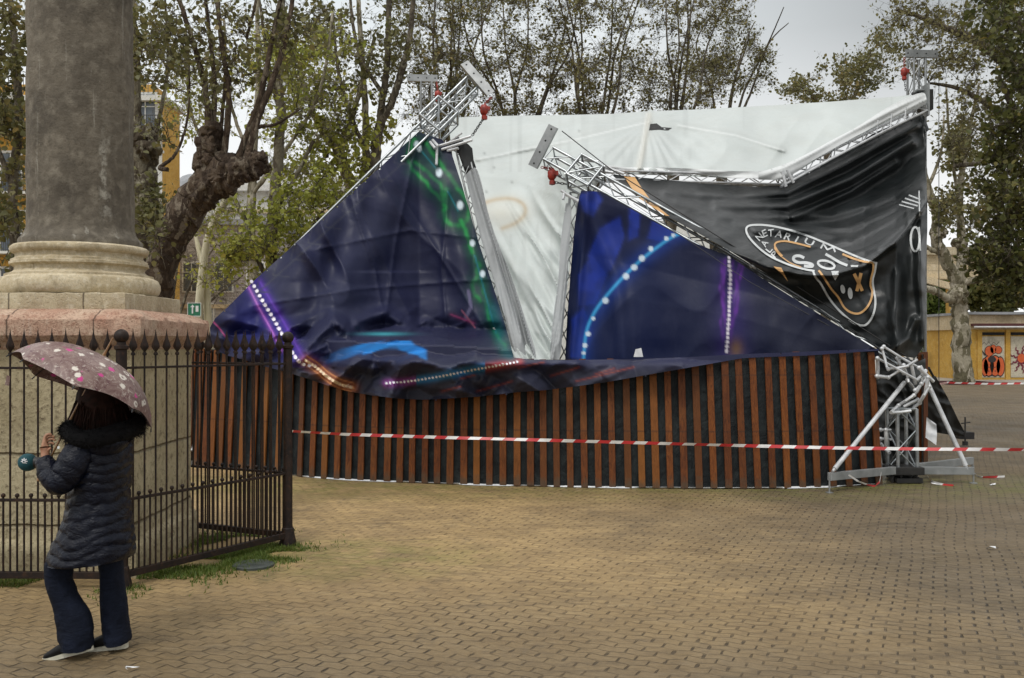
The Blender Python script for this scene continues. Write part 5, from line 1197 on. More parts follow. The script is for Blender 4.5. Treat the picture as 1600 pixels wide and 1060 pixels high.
# ------------------------------------------------------------------ trees
def leaf_mesh(name, pts, size, mat, parent, seed, droop=.0, var=.65, clump=None):
    rg = np.random.default_rng(seed); pts = np.asarray(pts); n = len(pts)
    tpl = np.array([(0,0,0),(.42,.30,.06),(.30,.75,.02),(0,1.05,-.08),(-.30,.75,.02),(-.42,.30,.06)])*np.array([1,1,1])
    s = size*(1+var*(rg.random(n)*2-1)); a = rg.random(n)*2*pi; b = rg.normal(0, .8, n)-droop; c = rg.normal(0, .7, n)
    ca, sa, cb, sb, cc, sc2 = np.cos(a), np.sin(a), np.cos(b), np.sin(b), np.cos(c), np.sin(c)
    V = np.zeros((n, 6, 3))
    for i, t in enumerate(tpl):
        x, y, z = t; x1 = x*cc + z*sc2; z1 = -x*sc2 + z*cc; y1 = y*cb - z1*sb; z2 = y*sb + z1*cb
        V[:, i, 0] = (x1*ca - y1*sa)*s; V[:, i, 1] = (x1*sa + y1*ca)*s; V[:, i, 2] = z2*s
    V += pts[:, None, :]
    me = bpy.data.meshes.new(name); me.vertices.add(n*6); me.vertices.foreach_set('co', V.reshape(-1).astype(np.float32))
    idx = np.arange(n)[:, None]*6; q = np.concatenate([idx+np.array([0,1,2,3]), idx+np.array([0,3,4,5])], 1).reshape(-1)
    me.loops.add(n*8); me.loops.foreach_set('vertex_index', q.astype(np.int32)); me.polygons.add(n*2)
    me.polygons.foreach_set('loop_start', np.arange(n*2, dtype=np.int32)*4); me.update(calc_edges=True)
    tone = np.clip(.5+.25*vn(pts[:, 0]*1.1+pts[:, 1]*.4, pts[:, 2]*1.1, seed)+rg.normal(0, .22, n), 0, 1)
    at_ = me.attributes.new('tone', 'FLOAT', 'POINT'); at_.data.foreach_set('value', np.repeat(tone, 6).astype(np.float32))
    me.materials.append(mat); o = bpy.data.objects.new(name, me); COL.objects.link(o); attach(o, parent); return o
def fast_tubes(name, paths, mat, parent, n=4):
    """paths: list of (pts Nx3, r0, r1)"""
    Vs, Fs = [], []; off = 0; ang = np.arange(n)*2*pi/n
    for pts, r0, r1 in paths:
        pts = np.asarray(pts); m_ = len(pts); t = np.gradient(pts, axis=0); t /= np.linalg.norm(t, axis=1)[:, None]+1e-9
        a = np.array([0,0,1.]) if abs(t[0, 2]) < .9 else np.array([1.,0,0]); x = np.cross(t, a); x /= np.linalg.norm(x, axis=1)[:, None]+1e-9; y = np.cross(t, x)
        r = np.linspace(r0, r1, m_)[:, None, None]; ring = pts[:, None, :] + (x[:, None, :]*np.cos(ang)[None, :, None] + y[:, None, :]*np.sin(ang)[None, :, None])*r
        Vs.append(ring.reshape(-1, 3)); i = np.arange(m_-1)[:, None]*n; k = np.arange(n)[None, :]
        Fs.append(np.stack([i+k, i+(k+1) % n, i+n+(k+1) % n, i+n+k], -1).reshape(-1, 4)+off); off += m_*n
    V = np.concatenate(Vs); Q4 = np.concatenate(Fs); me = bpy.data.meshes.new(name); me.vertices.add(len(V)); me.vertices.foreach_set('co', V.reshape(-1).astype(np.float32))
    me.loops.add(Q4.size); me.loops.foreach_set('vertex_index', Q4.reshape(-1).astype(np.int32)); me.polygons.add(len(Q4)); me.polygons.foreach_set('loop_start', np.arange(len(Q4), dtype=np.int32)*4)
    me.update(calc_edges=True); me.polygons.foreach_set('use_smooth', [True]*len(Q4)); me.materials.append(mat); o = bpy.data.objects.new(name, me); COL.objects.link(o); attach(o, parent); return o
def arr(v): return np.array(v, float)
def curve_to(rg, a, b, up=.25, wob=.08, n=7, d0=None):
    L = np.linalg.norm(b-a); m = (a+b)/2 + np.array([0,0,up*L*.5]) if d0 is None else a+d0*L*.5
    t = np.linspace(0, 1, n)[:, None]; p = a*(1-t)**2 + 2*m*t*(1-t) + b*t*t
    w = rg.normal(0, wob*L/ n, (n, 3)).cumsum(0); w -= t*w[-1]; w[0] = 0; return p+w
def tree(name, label, limbs, blobs, mats, leaf=.11, seed=1, nleaf=6000, twigs=5, r_br=.03, limb_n=8, group='bare branched plane trees behind the stage', spread=.16, cat='tree', burls=(), rough=.0, limb_rough=.10, base=None, low=False):
    """limbs: [(list of (x, y, D, r))]; blobs: [(x, y, D, rx, ry, rD, count)] in the same measure; branches grow from the limbs into the blobs"""
    rg = np.random.default_rng(seed); L0 = limbs[0][0]; b0 = P(*L0[:3]); root = thing(name, Vector((b0.x, b0.y, 0)), label, cat, group)
    m = MB(); nodes = []; brad = []
    for li, lm in enumerate(limbs):
        pts, rad = bez2([P(*q[:3]) for q in lm], [q[3] for q in lm], 10)
        pts = [p + Vector(rg.normal(0, limb_rough*r_, 3)) if 0 < i < len(pts)-1 else p for i, (p, r_) in enumerate(zip(pts, rad))]
        st = len(m.v); nn = 16 if rad[0] > .12 else limb_n; m.tube(pts, rad, nn)
        if rough and rad[0] > .12:
            A = np.array(m.v[st:]); nz_ = vn(A[:, 0]*3.2+A[:, 1]*2, A[:, 2]*2.6, seed+3)*.6+vn(A[:, 0]*8+5, A[:, 2]*7+A[:, 1]*5, seed+4)*.4
            for i in range(len(A)):
                c_ = pts[min(i//nn, len(pts)-1)]; d_ = Vector(A[i])-c_; m.v[st+i] = tuple(c_+d_*(1+rough*nz_[i]))
        for p, r_ in zip(pts, rad): nodes.append(arr(p)); brad.append(r_)
    for (x, y, D, r) in burls: m.ball(P(x, y, D), r, 40, 26, lambda d: 1+.26*float(vn(d.x*2.2+x, d.z*2.2+d.y, 3))+.16*float(vn(d.x*4.5+x, d.z*4.5+d.y*3, 5))+.09*float(vn(d.x*10+x, d.z*10+d.y*7, 6)))
    m.build('trunk', mats[0], root, 60)
    nodes = np.array(nodes); brad = np.array(brad); br, tw, lv = [], [], []
    for (x, y, D, rx, ry, rD, cnt) in blobs:
        for _ in range(cnt):
            d = rg.normal(size=3); d /= np.linalg.norm(d); d *= rg.random()**.4
            q = arr(P(x+d[0]*rx, y+d[1]*ry, D+d[2]*rD)); dd = np.linalg.norm(nodes-q, axis=1) + (nodes[:, 2] > q[2]+(.6 if not low else 5))*3 - rg.random(len(nodes))*.5
            k = int(np.argmin(dd)); a = nodes[k]; Lb = np.linalg.norm(q-a); p = curve_to(rg, a, q, .22, .22, 8); r0 = min(brad[k]*.7, .007+Lb*.0072)
            br.append((p, max(r0, .009), .0045)); nodes = np.vstack([nodes, p[3:]]); brad = np.append(brad, np.linspace(r0*.7, .01, len(p[3:])))
            for j in range(twigs):
                t = rg.uniform(.35, 1); i = int(t*7); s0 = p[i]; dr = (p[min(i+1, 7)]-p[max(i-1, 0)]); dr /= np.linalg.norm(dr)+1e-9
                e = s0 + (dr*.6+rg.normal(0, .55, 3)+np.array([0,0,.18]))*rg.uniform(.4, 1.0)*max(.5, Lb*.22); pt = curve_to(rg, s0, e, .1, .2, 5); tw.append((pt, .0055, .0025))
                for l in range(3): lv.append(pt[rg.integers(1, 5)]+rg.normal(0, spread*.25, 3))
                for l in range(2):
                    i2 = rg.integers(1, 4); e2 = pt[i2]+rg.normal(0, .22, 3)*max(.6, Lb*.2)+np.array([0,0,.05]); tw.append((curve_to(rg, pt[i2], e2, .1, .15, 4), .0045, .0025)); lv.append(e2); lv.append((e2+pt[i2])/2)
    if br: fast_tubes('branches', br, mats[1], root, 5); fast_tubes('twigs', tw, mats[1], root, 3)
    if nleaf and lv:
        lv = np.array(lv); pick = lv[rg.integers(0, len(lv), nleaf)] + rg.normal(0, spread*.42, (nleaf, 3)); leaf_mesh('crown', pick, leaf, mats[2], root, seed)
    return root
BK, BG, BD_, BP = M['bark'], M['bark_gnarled'], M['bark_dark'], M['bark_pale']
# gnarled tree beside the column
tree('plane_tree', 'gnarled brown plane tree with knobbly fists and long upright shoots right of the column',
     [[(228,560,15.6,.32),(238,470,15.6,.25),(256,405,15.5,.24),(288,338,15.4,.26),(322,292,15.3,.28),(348,268,15.2,.24),(372,258,15.2,.20)],
      [(322,285,15.3,.26),(325,250,15.3,.22),(330,205,15.3,.16)],
      [(329,262,15.3,.10),(322,150,15.3,0.050),(306,80,15.3,0.043),(280,0,15.3,0.036),(262,-60,15.3,0.022)],
      [(333,258,15.35,0.050),(335,130,15.4,0.040),(328,60,15.4,0.032),(318,-30,15.4,0.025)],
      [(346,275,15.2,0.058),(358,150,15.2,0.050),(348,80,15.2,0.040),(335,-30,15.2,0.032)],
      [(340,250,15.35,0.036),(352,120,15.4,0.029),(345,40,15.4,0.025),(338,-30,15.4,0.022)],
      [(366,268,15.1,0.065),(392,195,15.1,0.058),(410,140,15.1,0.050),(425,60,15.1,0.040),(445,-30,15.1,0.029)],
      [(380,268,15.0,0.065),(402,190,15.0,0.054),(432,110,15.0,0.047),(450,40,15.0,0.040),(462,-30,15.0,0.029)],
      [(358,270,15.2,0.043),(395,205,15.4,0.036),(430,195,15.6,0.025),(470,170,15.8,0.014)],
      [(262,265,15.6,0.036),(250,262,15.7,0.036),(275,240,15.9,0.025),(292,190,16,0.020),(296,120,16,0.016),(290,40,16,0.011)],
      [(385,60,15.2,0.025),(400,0,15.2,0.022),(398,-40,15.2,0.022)]],
     [(300,60,15.4,70,90,1.2,26),(380,60,15.2,80,90,1.2,26),(460,60,15.2,50,90,1.0,14),(250,120,16,40,110,1,14),(330,160,15.3,50,50,1,8),(250,370,15.2,35,35,.6,8)],
     (BG, BD_, M['leaf_olive']), .070, 11, 2600, 4, burls=[(331,210,15.25,0.171),(326,232,15.2,0.198),(334,252,15.2,0.198),(318,262,15.2,0.153),(392,262,15.0,0.207),(376,270,14.9,0.207),(404,250,15.0,0.135),(412,262,15.1,0.099),(352,282,15.0,0.234),(328,292,15.1,0.252),(318,312,15.15,.2)], rough=.25, group=None)
tree('plane_tree', 'stout grey plane trunk with a dark burl seen just right of the column shaft',
     [[(222,560,18.5,.24),(224,440,18.5,.22),(226,330,18.5,.24),(224,240,18.5,.26),(222,212,18.5,.22)],
      [(214,215,18.5,.09),(214,120,18.5,.075),(210,40,18.5,.06),(204,-40,18.5,.05)], [(236,240,18.4,.06),(250,180,18.3,.04),(262,100,18.3,.03),(258,0,18.3,.02)]],
     [(235,60,18.4,40,80,1,14),(248,350,18,28,30,.8,8),(230,330,18,20,40,.8,4)], (BK, BD_, M['leaf_olive']), .08, 12, 1500, 4, burls=[(226,215,18.4,.24),(232,235,18.3,.2),(220,290,18.4,.25)], rough=.2, group=None)
tree('plane_tree', 'shaded leafy tree standing left behind the column shaft',
     [[(10,640,19,.14),(14,520,19,.12),(24,400,19,.10),(20,300,19,.09),(30,180,19,.08),(20,40,19,.06),(10,-40,19,.05)],[(22,300,19,.06),(-10,200,19,.05),(-20,60,19,.04)],[(40,460,19,.05),(60,380,19.2,.04),(40,250,19.5,.03)]],
     [(0,60,19,60,80,1.5,24),(20,200,19,50,70,1.5,20),(15,330,19,45,70,1.5,14),(10,450,19,40,50,1.5,8)], (BD_, BD_, M['leaf_olive']), .095, 13, 3600, 5, group=None)
tree('plane_tree', 'slender pale trunk wrapped in yellow green leaves left of the banner peak',
     [[(428,640,22,.15),(426,500,22,.14),(424,380,22,.13),(430,300,22,.13),(438,200,22,.11),(436,100,22,.09),(442,-30,22,.07)],[(430,330,22,.06),(460,280,22,.05),(490,220,22,.04)],[(424,420,22,.05),(470,380,22,.05),(505,330,22,.04)],[(437,180,22,.05),(420,100,22,.04),(405,0,22,.03)],[(426,450,22,.06),(400,400,22,.05),(380,330,22,.04)]],
     [(420,380,21.6,60,80,1.5,26),(470,330,21.6,60,60,1.5,22),(420,460,21.6,40,30,1,14),(520,300,21.8,40,40,1,12),(440,120,22,60,100,1.5,22),(370,410,21.6,25,60,1,10)], (BK, BD_, M['leaf_fresh']), .085, 14, 5200, 7)
tree('plane_tree', 'dark forked tree rising just left of the tilted left truss head',
     [[(588,640,26,0.188),(585,400,26,0.175),(586,260,26,0.150),(592,200,26,0.125),(612,160,26,0.100),(628,110,26,0.094),(640,60,26,0.075),(648,-30,26,0.062)],[(588,235,26,0.112),(594,180,26,0.100),(604,110,26,0.088),(607,40,26,0.075),(607,-40,26,0.062)],[(586,260,26,0.075),(556,200,26.2,0.062),(530,120,26.3,0.050),(520,20,26.4,0.037)],[(600,150,26,0.062),(560,80,26,0.050),(545,-20,26,0.037)]],
     [(560,80,26.3,90,90,1.8,40),(520,200,26.5,60,60,1.5,22),(620,80,26.3,60,90,1.8,26),(480,60,26.5,50,80,1.5,18),(590,330,26.5,25,50,1,6)], (BD_, BD_, M['leaf_olive']), .09, 15, 3400, 5)
tree('plane_tree', 'pale slanting trunk with green leaves behind the left slope of the banner',
     [[(640,640,27,.2),(600,450,27,.2),(560,330,27,.18),(530,240,27,.15),(500,200,27,.1),(470,120,27,.07)],[(566,330,27,.10),(572,200,27,.10),(566,100,27,.08),(560,0,27,.06)],[(530,240,27,.09),(560,150,27,.07),(585,60,27,.05)]],
     [(520,260,26.5,80,60,2,30),(560,220,26.5,60,60,2,20),(500,130,27,90,90,2,30)], (BP, BK, M['leaf_fresh']), .10, 16, 3600, 5)
for i, (bx, D_, mat, lf, lab, ex) in enumerate(((700,30,'leaf_olive',7000,'brown olive budding tree rising behind the left truss head and rear tower',-10),(810,33,'leaf_brown',7500,'many stemmed budding tree above the left part of the white roof',0),(925,32,'leaf_brown',8000,'many stemmed budding tree above the torn slit of the white roof',10),(1045,34,'leaf_brown',8000,'broad budding tree leaning right over the middle of the white roof',40),(1120,38,'leaf_olive',5200,'rounded green budding tree against the open grey sky',50))):
    rg = np.random.default_rng(60+i); limbs = [[(bx,560,D_,.28),(bx,380,D_,.25),(bx+ex*.2,240,D_,.2)]]
    for k in range(6 if i < 4 else 5):
        a = rg.uniform(-1, 1); tx = bx+ex+a*(105 if i < 4 else 70); ty = -60 if i < 4 else rg.uniform(10, 60); limbs.append([(bx+ex*.2+a*8,rg.uniform(215,300),D_,.075),(bx+ex*.4+a*40+rg.uniform(-12,12),150,D_+rg.uniform(-1,1),.046),(bx+ex*.7+a*70+rg.uniform(-20,20),70,D_+rg.uniform(-2,2),.03),(tx,ty,D_+rg.uniform(-2,2),.016)])
    bl = [(bx+ex*.5,110,D_,100,75,3,105),(bx+ex,10,D_,105,60,3,75),(bx,185,D_,85,35,2,36)] if i < 4 else [(1150,90,D_,62,60,2.5,70),(1095,130,D_,60,50,2,30),(1130,30,D_,50,30,2,16),(1195,115,D_,30,40,2,16)]
    tree('plane_tree', lab, limbs, bl, (BD_ if i else BK, BD_, M[mat]), .075, 20+i, int(lf*.75), 9, spread=.20)
tree('plane_tree', 'tall thinly leafed tree of fine pale branches between the gnarled tree and the banner peak', [[(400,640,24,.14),(398,480,24,.13),(392,360,24,.12),(396,240,24,.10),(404,120,24,.07),(400,-30,24,.04)],[(392,360,24,.07),(350,280,24,.055),(300,180,24,.04),(290,60,24,.03)],[(396,300,24,.07),(450,230,24,.05),(500,140,24,.04),(520,20,24,.03)],[(396,420,24,.06),(340,380,24,.045),(290,330,24,.03)],[(398,260,24,.05),(360,160,24,.04),(350,30,24,.03)]],
     [(300,160,24,60,110,2,46),(430,120,24,80,110,2,56),(520,120,24.5,60,90,2,36),(330,330,24,60,60,1.5,26),(470,260,24,60,60,1.5,30),(340,430,24,50,40,1.5,14)], (BP, BP, M['leaf_fresh']), .075, 17, 4200, 6, spread=.2)
# low tree line behind the right half of the roof
tree('plane_tree', 'low distant budding trees peeping over the roof left of the right rear tower', [[(1290,560,46,.25),(1290,300,46,.2),(1300,200,46,.15)],[(1300,200,46,.1),(1270,150,46,.08),(1240,130,46,.04)],[(1300,210,46,.1),(1340,140,46,.08),(1360,80,46,.04)]],
     [(1250,148,46,40,22,3,26),(1330,120,46,48,44,3,50),(1385,90,46,40,60,3,36),(1300,160,46,70,20,3,20)], (BD_, BD_, M['leaf_olive']), .12, 31, 4300, 6, spread=.28)
tree('plane_tree', 'overhanging budding tree above and right of the right rear tower', [[(1700,620,26,.3),(1690,400,26,.28),(1640,200,26,.22),(1560,90,26,.13),(1470,40,26,.08),(1400,15,26,.04)],[(1650,230,26,.12),(1570,180,26,.09),(1500,140,26,.06),(1450,130,26,.03)],[(1640,200,26,.12),(1540,250,26,.08),(1490,260,26,.05)],[(1660,150,26,.12),(1580,20,26,.08),(1500,-40,26,.05)]],
     [(1440,50,26,70,50,2,44),(1520,60,26,60,60,2,40),(1510,190,26,50,60,2,36),(1560,130,26,50,80,2,30),(1460,100,26,50,30,2,20),(1500,320,26.5,45,50,1.5,16)], (BD_, BD_, M['leaf_brown']), .075, 32, 4600, 6, group=None, spread=.18)
tree('plane_tree', 'dense dark leafed tree filling the upper right corner', [[(1680,640,19,.25),(1670,400,19,.22),(1650,200,19,.18),(1640,0,19,.12)],[(1660,300,19,.1),(1600,200,19,.07),(1560,120,19,.05)],[(1655,380,19,.1),(1600,340,19,.07),(1560,350,19,.04)],[(1650,150,19,.1),(1600,50,19,.07),(1560,-20,19,.05)]],
     [(1590,80,19,50,80,1.5,40),(1600,200,19,45,80,1.5,50),(1590,330,19,45,70,1.5,50),(1560,400,19,45,45,1.2,34),(1610,430,19,35,35,1.2,22),(1555,250,19,28,70,1.2,22),(1560,20,19,40,50,1.5,18)], (BK, BD_, M['leaf_dark']), .09, 33, 8200, 6, group=None, spread=.15)
tree('plane_tree', 'mottled pale plane tree standing in its kerbed pit at the right', [[(1506,601,43.4,.46),(1505,585,43.4,.40),(1501,520,43.4,.38),(1497,470,43.4,.38)],[(1497,478,43.4,.34),(1494,440,43.4,.28),(1475,400,43.2,.26),(1463,375,43,.22),(1462,330,43,.22),(1448,290,43,.18),(1440,230,43,.12)],[(1500,470,43.4,.30),(1502,420,43.5,.24),(1503,380,43.6,.22),(1500,300,43.8,.14),(1512,220,44,.09),(1530,130,44,.05)],[(1494,470,43.4,.22),(1478,465,43,.18),(1460,455,42.8,.16),(1440,450,42.5,.14)],[(1503,442,43.4,.20),(1525,438,43.4,.16),(1545,432,43.4,.10),(1575,425,43,.05)],[(1502,400,43.6,.16),(1525,385,43.5,.12),(1560,372,43.5,.06)],[(1475,395,43.2,.14),(1455,390,43,.12),(1440,380,43,.08)],[(1501,330,43.7,.10),(1485,230,44,.07),(1478,130,44,.04)],[(1447,300,43,.10),(1470,240,43,.06),(1475,180,43,.04)]],
     [(1500,240,44,50,60,3,40),(1480,330,43.6,36,40,2,14),(1530,330,44,30,50,2,16),(1550,420,43,40,30,2,18)], (BP, BP, M['leaf_olive']), .16, 34, 3200, 4, burls=[(1500,380,43.4,.3),(1466,365,43,.36),(1496,462,43.2,.42)], rough=.22, group=None, spread=.25)
# shrub-like bare tree before the grey brick wall
tree('bare_tree', 'leafless fan of thin dark branches behind the curved street lamp', [[(268,640,30,.12),(268,520,30,.1)],[(268,530,30,.06),(300,440,30,.04),(340,380,30,.02)],[(268,530,30,.06),(330,470,30,.04),(380,430,30,.02)],[(266,520,30,.05),(275,430,30,.04),(290,350,30,.02)],[(268,540,30,.05),(340,510,30,.03),(390,500,30,.02)]],
     [(300,430,30,50,60,2,26),(350,450,30,40,50,2,22),(330,500,30,50,25,2,14)], (BD_, BD_, M['leaf_dark']), .1, 35, 0, 5, group=None)
# far bushes
def bush(x, y, D, rx, ry, n, lab, seed, mat='leaf_bush'):
    rg = np.random.default_rng(seed); c = P(x, y, D); root = thing('bush', Vector((c.x, c.y, 0)), lab, 'bush'); m = MB(); s_ = D/F
    for k in range(5): m.tube([Vector((c.x+rg.normal(0,.1), c.y, 0)), Vector((c.x+rg.normal(0,rx*s_*.5), c.y+rg.normal(0,.3), c.z+rg.uniform(-.2,.5)*ry*s_))], [.06,.02], 5)
    m.build('stems', BD_, root); u = rg.normal(size=(n, 3)); u /= np.linalg.norm(u, axis=1)[:, None]; r_ = rg.random(n)**.25; lump = 1+.25*vn(u[:, 0]*2.5+seed, u[:, 2]*2.5, seed)
    pts = arr(c) + u*(r_*lump)[:, None]*np.array([rx*s_, rx*s_*.7, ry*s_]); pts = pts[pts[:, 2] > .1]; leaf_mesh('foliage', pts, .008*D*.5+.04, M[mat], root, seed)
bush(1466,505,62,26,62,5200,'tall light green bush seen between the stage and the yellow pillar', 41)
bush(1555,445,66,66,46,6500,'dark green trees rising behind the yellow kiosk roof', 42, 'leaf_dark')
bush(1460,455,70,30,30,2600,'darker green bush crown under the cream pergola beam', 43, 'leaf_olive')

# ------------------------------------------------------------------ far buildings and street furniture
M['yellow'] = m_stone('ochre_render', (.58,.35,.075), (.48,.27,.05), (.62,.42,.14), .6, .15, pit=False)
M['cream'] = m_stone('cream_render', (.62,.50,.32), (.52,.42,.27), (.68,.58,.42), .5, .15, pit=False)
M['white_render'] = m_stone('white_render', (.66,.66,.62), (.52,.52,.49), (.74,.74,.72), .5, .15, pit=False)
M['glass'] = mottled('window_glass', (.05,.06,.07), (.10,.12,.14), 1, .12)
M['iron_far'] = mottled('balcony_iron', (.03,.03,.03), (.05,.05,.05), 3, .5)
M['roof_grey'] = mottled('grey_roof', (.30,.31,.33), (.22,.23,.24), 2, .7)
def m_brick():
    t = NT('grey_brick'); b = t.n('TexBrick'); b.inputs['Scale'].default_value = 1.0; b.inputs['Brick Width'].default_value = .6; b.inputs['Row Height'].default_value = .25; b.inputs['Mortar Size'].default_value = .02
    v = t.co((1,1,1)); mp = t.n('Mapping'); mp.inputs[2].default_value = (R(90),0,0); t.put(mp.inputs[0], t.tc.outputs['Object']); t.put(b.inputs['Vector'], mp.outputs[0])
    t.put(b.inputs['Color1'], (.30,.27,.25)); t.put(b.inputs['Color2'], (.23,.20,.19)); t.put(b.inputs['Mortar'], (.42,.40,.38)); col = t.mix(t.rng(t.noise(.8, 5), .4, .7, 0, .5), b.outputs[0], (.45,.43,.40)); return t.done(col, .85, 0, .2)
M['brick'] = m_brick()
def bx(root, name, x0, x1, z0, z1, D0, D1, mat, bevel=0):
    m = MB(); m.box(((x0+x1)/2, (D0+D1)/2, (z0+z1)/2), (x1-x0, D1-D0, z1-z0)); return m.build(name, M[mat], root, bevel=bevel)
def window(root, x, z, D, w, h, frame='white_render', balcony=False):
    o = bx(root, 'window', x-w/2-.12, x+w/2+.12, z-.1, z+h+.15, D-.08, D+.02, frame); bx(o, 'pane', x-w/2, x+w/2, z, z+h, D-.10, D-.05, 'glass')
    m = MB(); m.box((x, D-.115, z+h/2), (.06,.03,h)); m.box((x, D-.115, z+h*.68), (w,.03,.06)); m.build('glazing_bar', M['white_render'], o)
    if balcony:
        b = bx(root, 'balcony', x-w/2-.5, x+w/2+.5, z-.25, z-.10, D-.9, D, 'white_render'); m = MB()
        for i in range(int((w+1)/.13)+1):
            xx = x-w/2-.5+i*.13; m.box((xx, D-.87, z+.38), (.025,.025,.95))
        m.box((x, D-.87, z+.87), (w+1.0,.05,.05)); m.box((x, D-.87, z-.05), (w+1.0,.04,.04)); m.build('balcony_rail', M['iron_far'], b)
def U(x, D): return (x-CX)/F*D
def Z(y, D): return CH+(HY-y)/F*D
# ochre apartment house behind the column
D = 58; yb = thing('apartment_house', (U(60,D), D, 0), 'tall ochre yellow apartment house with white balconies behind the column', 'apartment house')
x0, x1 = U(-260,D), U(254,D); bx(yb, 'wall', x0, x1, 0, Z(150,D), D, D+3, 'yellow'); bx(yb, 'cornice', x0-.3, x1+.3, Z(160,D), Z(152,D), D-.5, D+3.2, 'white_render'); bx(yb, 'attic', x0, x1-.8, Z(150,D)+.003, Z(128,D), D+.6, D+2.8, 'yellow')
m = MB()
for i in range(60): m.box((x1-.2-i*.3, D-.2, Z(150,D)+.6), (.03,.03,1.0))
m.box(((x0+x1)/2, D-.2, Z(150,D)+1.1), (x1-x0, .05, .05)); m.build('roof_rail', M['iron_far'], yb)
for px in (-200,-120,-40,18,70,150,228):
    for py in (208,300,392,480): window(yb, U(px,D), Z(py,D), D, 1.15, 2.3, 'white_render', True)
for py in (232,325): bx(yb, 'string_course', x0-.1, x1+.1, Z(py+8,D), Z(py+4,D), D-.12, D+.01, 'white_render')
for px in (205, 248): bx(yb, 'quoin', U(px,D)-.22, U(px,D)+.22, 0, Z(162,D), D-.07, D+.01, 'white_render')
# low grey brick house and white house
D = 66; gb = thing('brick_house', (U(330,D), D, 0), 'low grey brick house behind the curved street lamp', 'house')
bx(gb, 'wall', U(262,D), U(425,D), 0, Z(352,D), D, D+10, 'brick'); bx(gb, 'cornice', U(260,D), U(428,D), Z(352,D)+.003, Z(343,D), D-.3, D+10.2, 'roof_grey')
for px in (300,350,400): window(gb, U(px,D), Z(455,D), D, 1.1, 1.9)
for px in (320,380): window(gb, U(px,D), Z(520,D), D, 1.1, 1.9)
bx(gb, 'string_course', U(262,D), U(425,D), Z(482,D), Z(476,D), D-.15, D+.01, 'cream')
D = 74; wb = thing('white_house', (U(470,D), D, 0), 'white classical house with a heavy cornice left behind the navy banner', 'house')
bx(wb, 'wall', U(345,D), U(600,D), 0, Z(292,D), D, D+12, 'white_render'); bx(wb, 'cornice', U(340,D), U(604,D), Z(300,D), Z(291,D), D-.6, D-.003, 'white_render'); bx(wb, 'parapet', U(350,D), U(596,D), Z(291,D), Z(276,D), D+.2, D+11, 'white_render')
bx(wb, 'frieze', U(350,D), U(596,D), Z(334,D), Z(328,D), D-.2, D-.003, 'cream')
for px in (375,425,475,525,575):
    window(wb, U(px,D), Z(395,D), D, 1.3, 2.2, 'white_render', True); window(wb, U(px,D), Z(470,D), D, 1.3, 2.2)
    bx(wb, 'pilaster', U(px+24,D)-.3, U(px+24,D)+.3, 0, Z(334,D), D-.15, D+.01, 'white_render')
m = MB(); a, b = U(395,D), U(455,D); zt = Z(276,D); m.add([(a,D+1,zt),(b,D+1,zt),((a+b)/2,D+1,zt+1.8),(a,D+3,zt),(b,D+3,zt),((a+b)/2,D+3,zt+1.8)], [(0,1,2),(5,4,3),(0,3,4,1),(1,4,5,2),(2,5,3,0)]); m.build('pediment', M['roof_grey'], wb)
D = 90; db = thing('domed_house', (U(262,D), D, 0), 'pale grey building with a rounded roof between the yellow house and the gnarled tree', 'house')
bx(db, 'wall', U(250,D), U(340,D), 0, Z(300,D), D, D+8, 'white_render'); m = MB(); m.ball((U(285,D), D+3, Z(300,D)), (2.0,2.0,2.2), 20, 12); m.build('dome', M['roof_grey'], db, 60)
for px in (262,285,308,330): window(db, U(px,D), Z(390,D), D, 1.2, 2.4)
# far white terrace closing the square behind the stage
D = 105; tb = thing('white_terrace', (U(900,D), D, 0), 'distant pale terrace closing the square behind the trees', 'terrace')
bx(tb, 'wall', U(560,D), U(1330,D), 0, Z(345,D), D, D+12, 'white_render')
for k in range(14): window(tb, U(590+k*54,D), Z(420,D), D, 1.4, 2.6)
# street lamps
lm = thing('street_lamp', P(318,560,25)*1, 'cream street lamp whose two curved arms cross into a Y beside the column pedestal', 'street lamp'); lm.location.z = 0
M['lamp_cream'] = mottled('cream_lamp_paint', (.62,.58,.42), (.52,.48,.34), 2, .5)
def blade(pts, rad, nm, root): P_, R_ = bez2([P(*q) for q in pts], rad, 8); m = MB(); m.tube(P_, R_, 14); m.build(nm, M['lamp_cream'], root, 60)
blade([(329,648,25),(327,560,25),(324,480,25),(320,425,25),(312,395,25),(304,362,25)], [.11,.11,.10,.09,.075,.03], 'arm', lm)
blade([(308,648,24.8),(309,560,24.8),(311,480,24.8),(317,420,24.8),(325,370,24.8),(342,330,24.8),(365,296,24.8),(392,268,24.8)], [.11,.11,.105,.10,.09,.08,.065,.05], 'arm', lm)
sg = thing('street_sign', P(304,484,24.2), 'small green sign with a white arrow in front of the curved street lamp', 'sign')
M['sign_green'] = mottled('sign_green', (.015,.17,.09), (.012,.13,.07), 5, .4); m = MB(); c = P(304,484,24.2); m.box(c, (.34,.03,.34)); m.build('panel', M['sign_green'], sg, bevel=.01)
m = MB(); m.box(c+Vector((-.045,-.02,-.01)), (.035,.01,.18)); m.add([c+Vector((-.10,-.021,.06)), c+Vector((.01,-.021,.06)), c+Vector((-.045,-.021,.125))], [(0,1,2)]); m.box(c+Vector((.07,-.02,.02)), (.07,.008,.15)); m.build('arrow', M['paper'], sg)
m = MB()
for a, b in (((-.17,.165),(.17,.165)),((-.17,-.165),(.17,-.165)),((-.165,-.16),(-.165,.16)),((.165,-.16),(.165,.16))): m.beam(c+Vector((a[0],-.02,a[1])), c+Vector((b[0],-.02,b[1])), .012, .014)
m.build('border', M['paper'], sg); m = MB(); m.tube([(c.x, c.y+.06, 0), (c.x, c.y+.06, c.z+.17)], .03, 8); m.build('post', M['alu_dull'], sg)
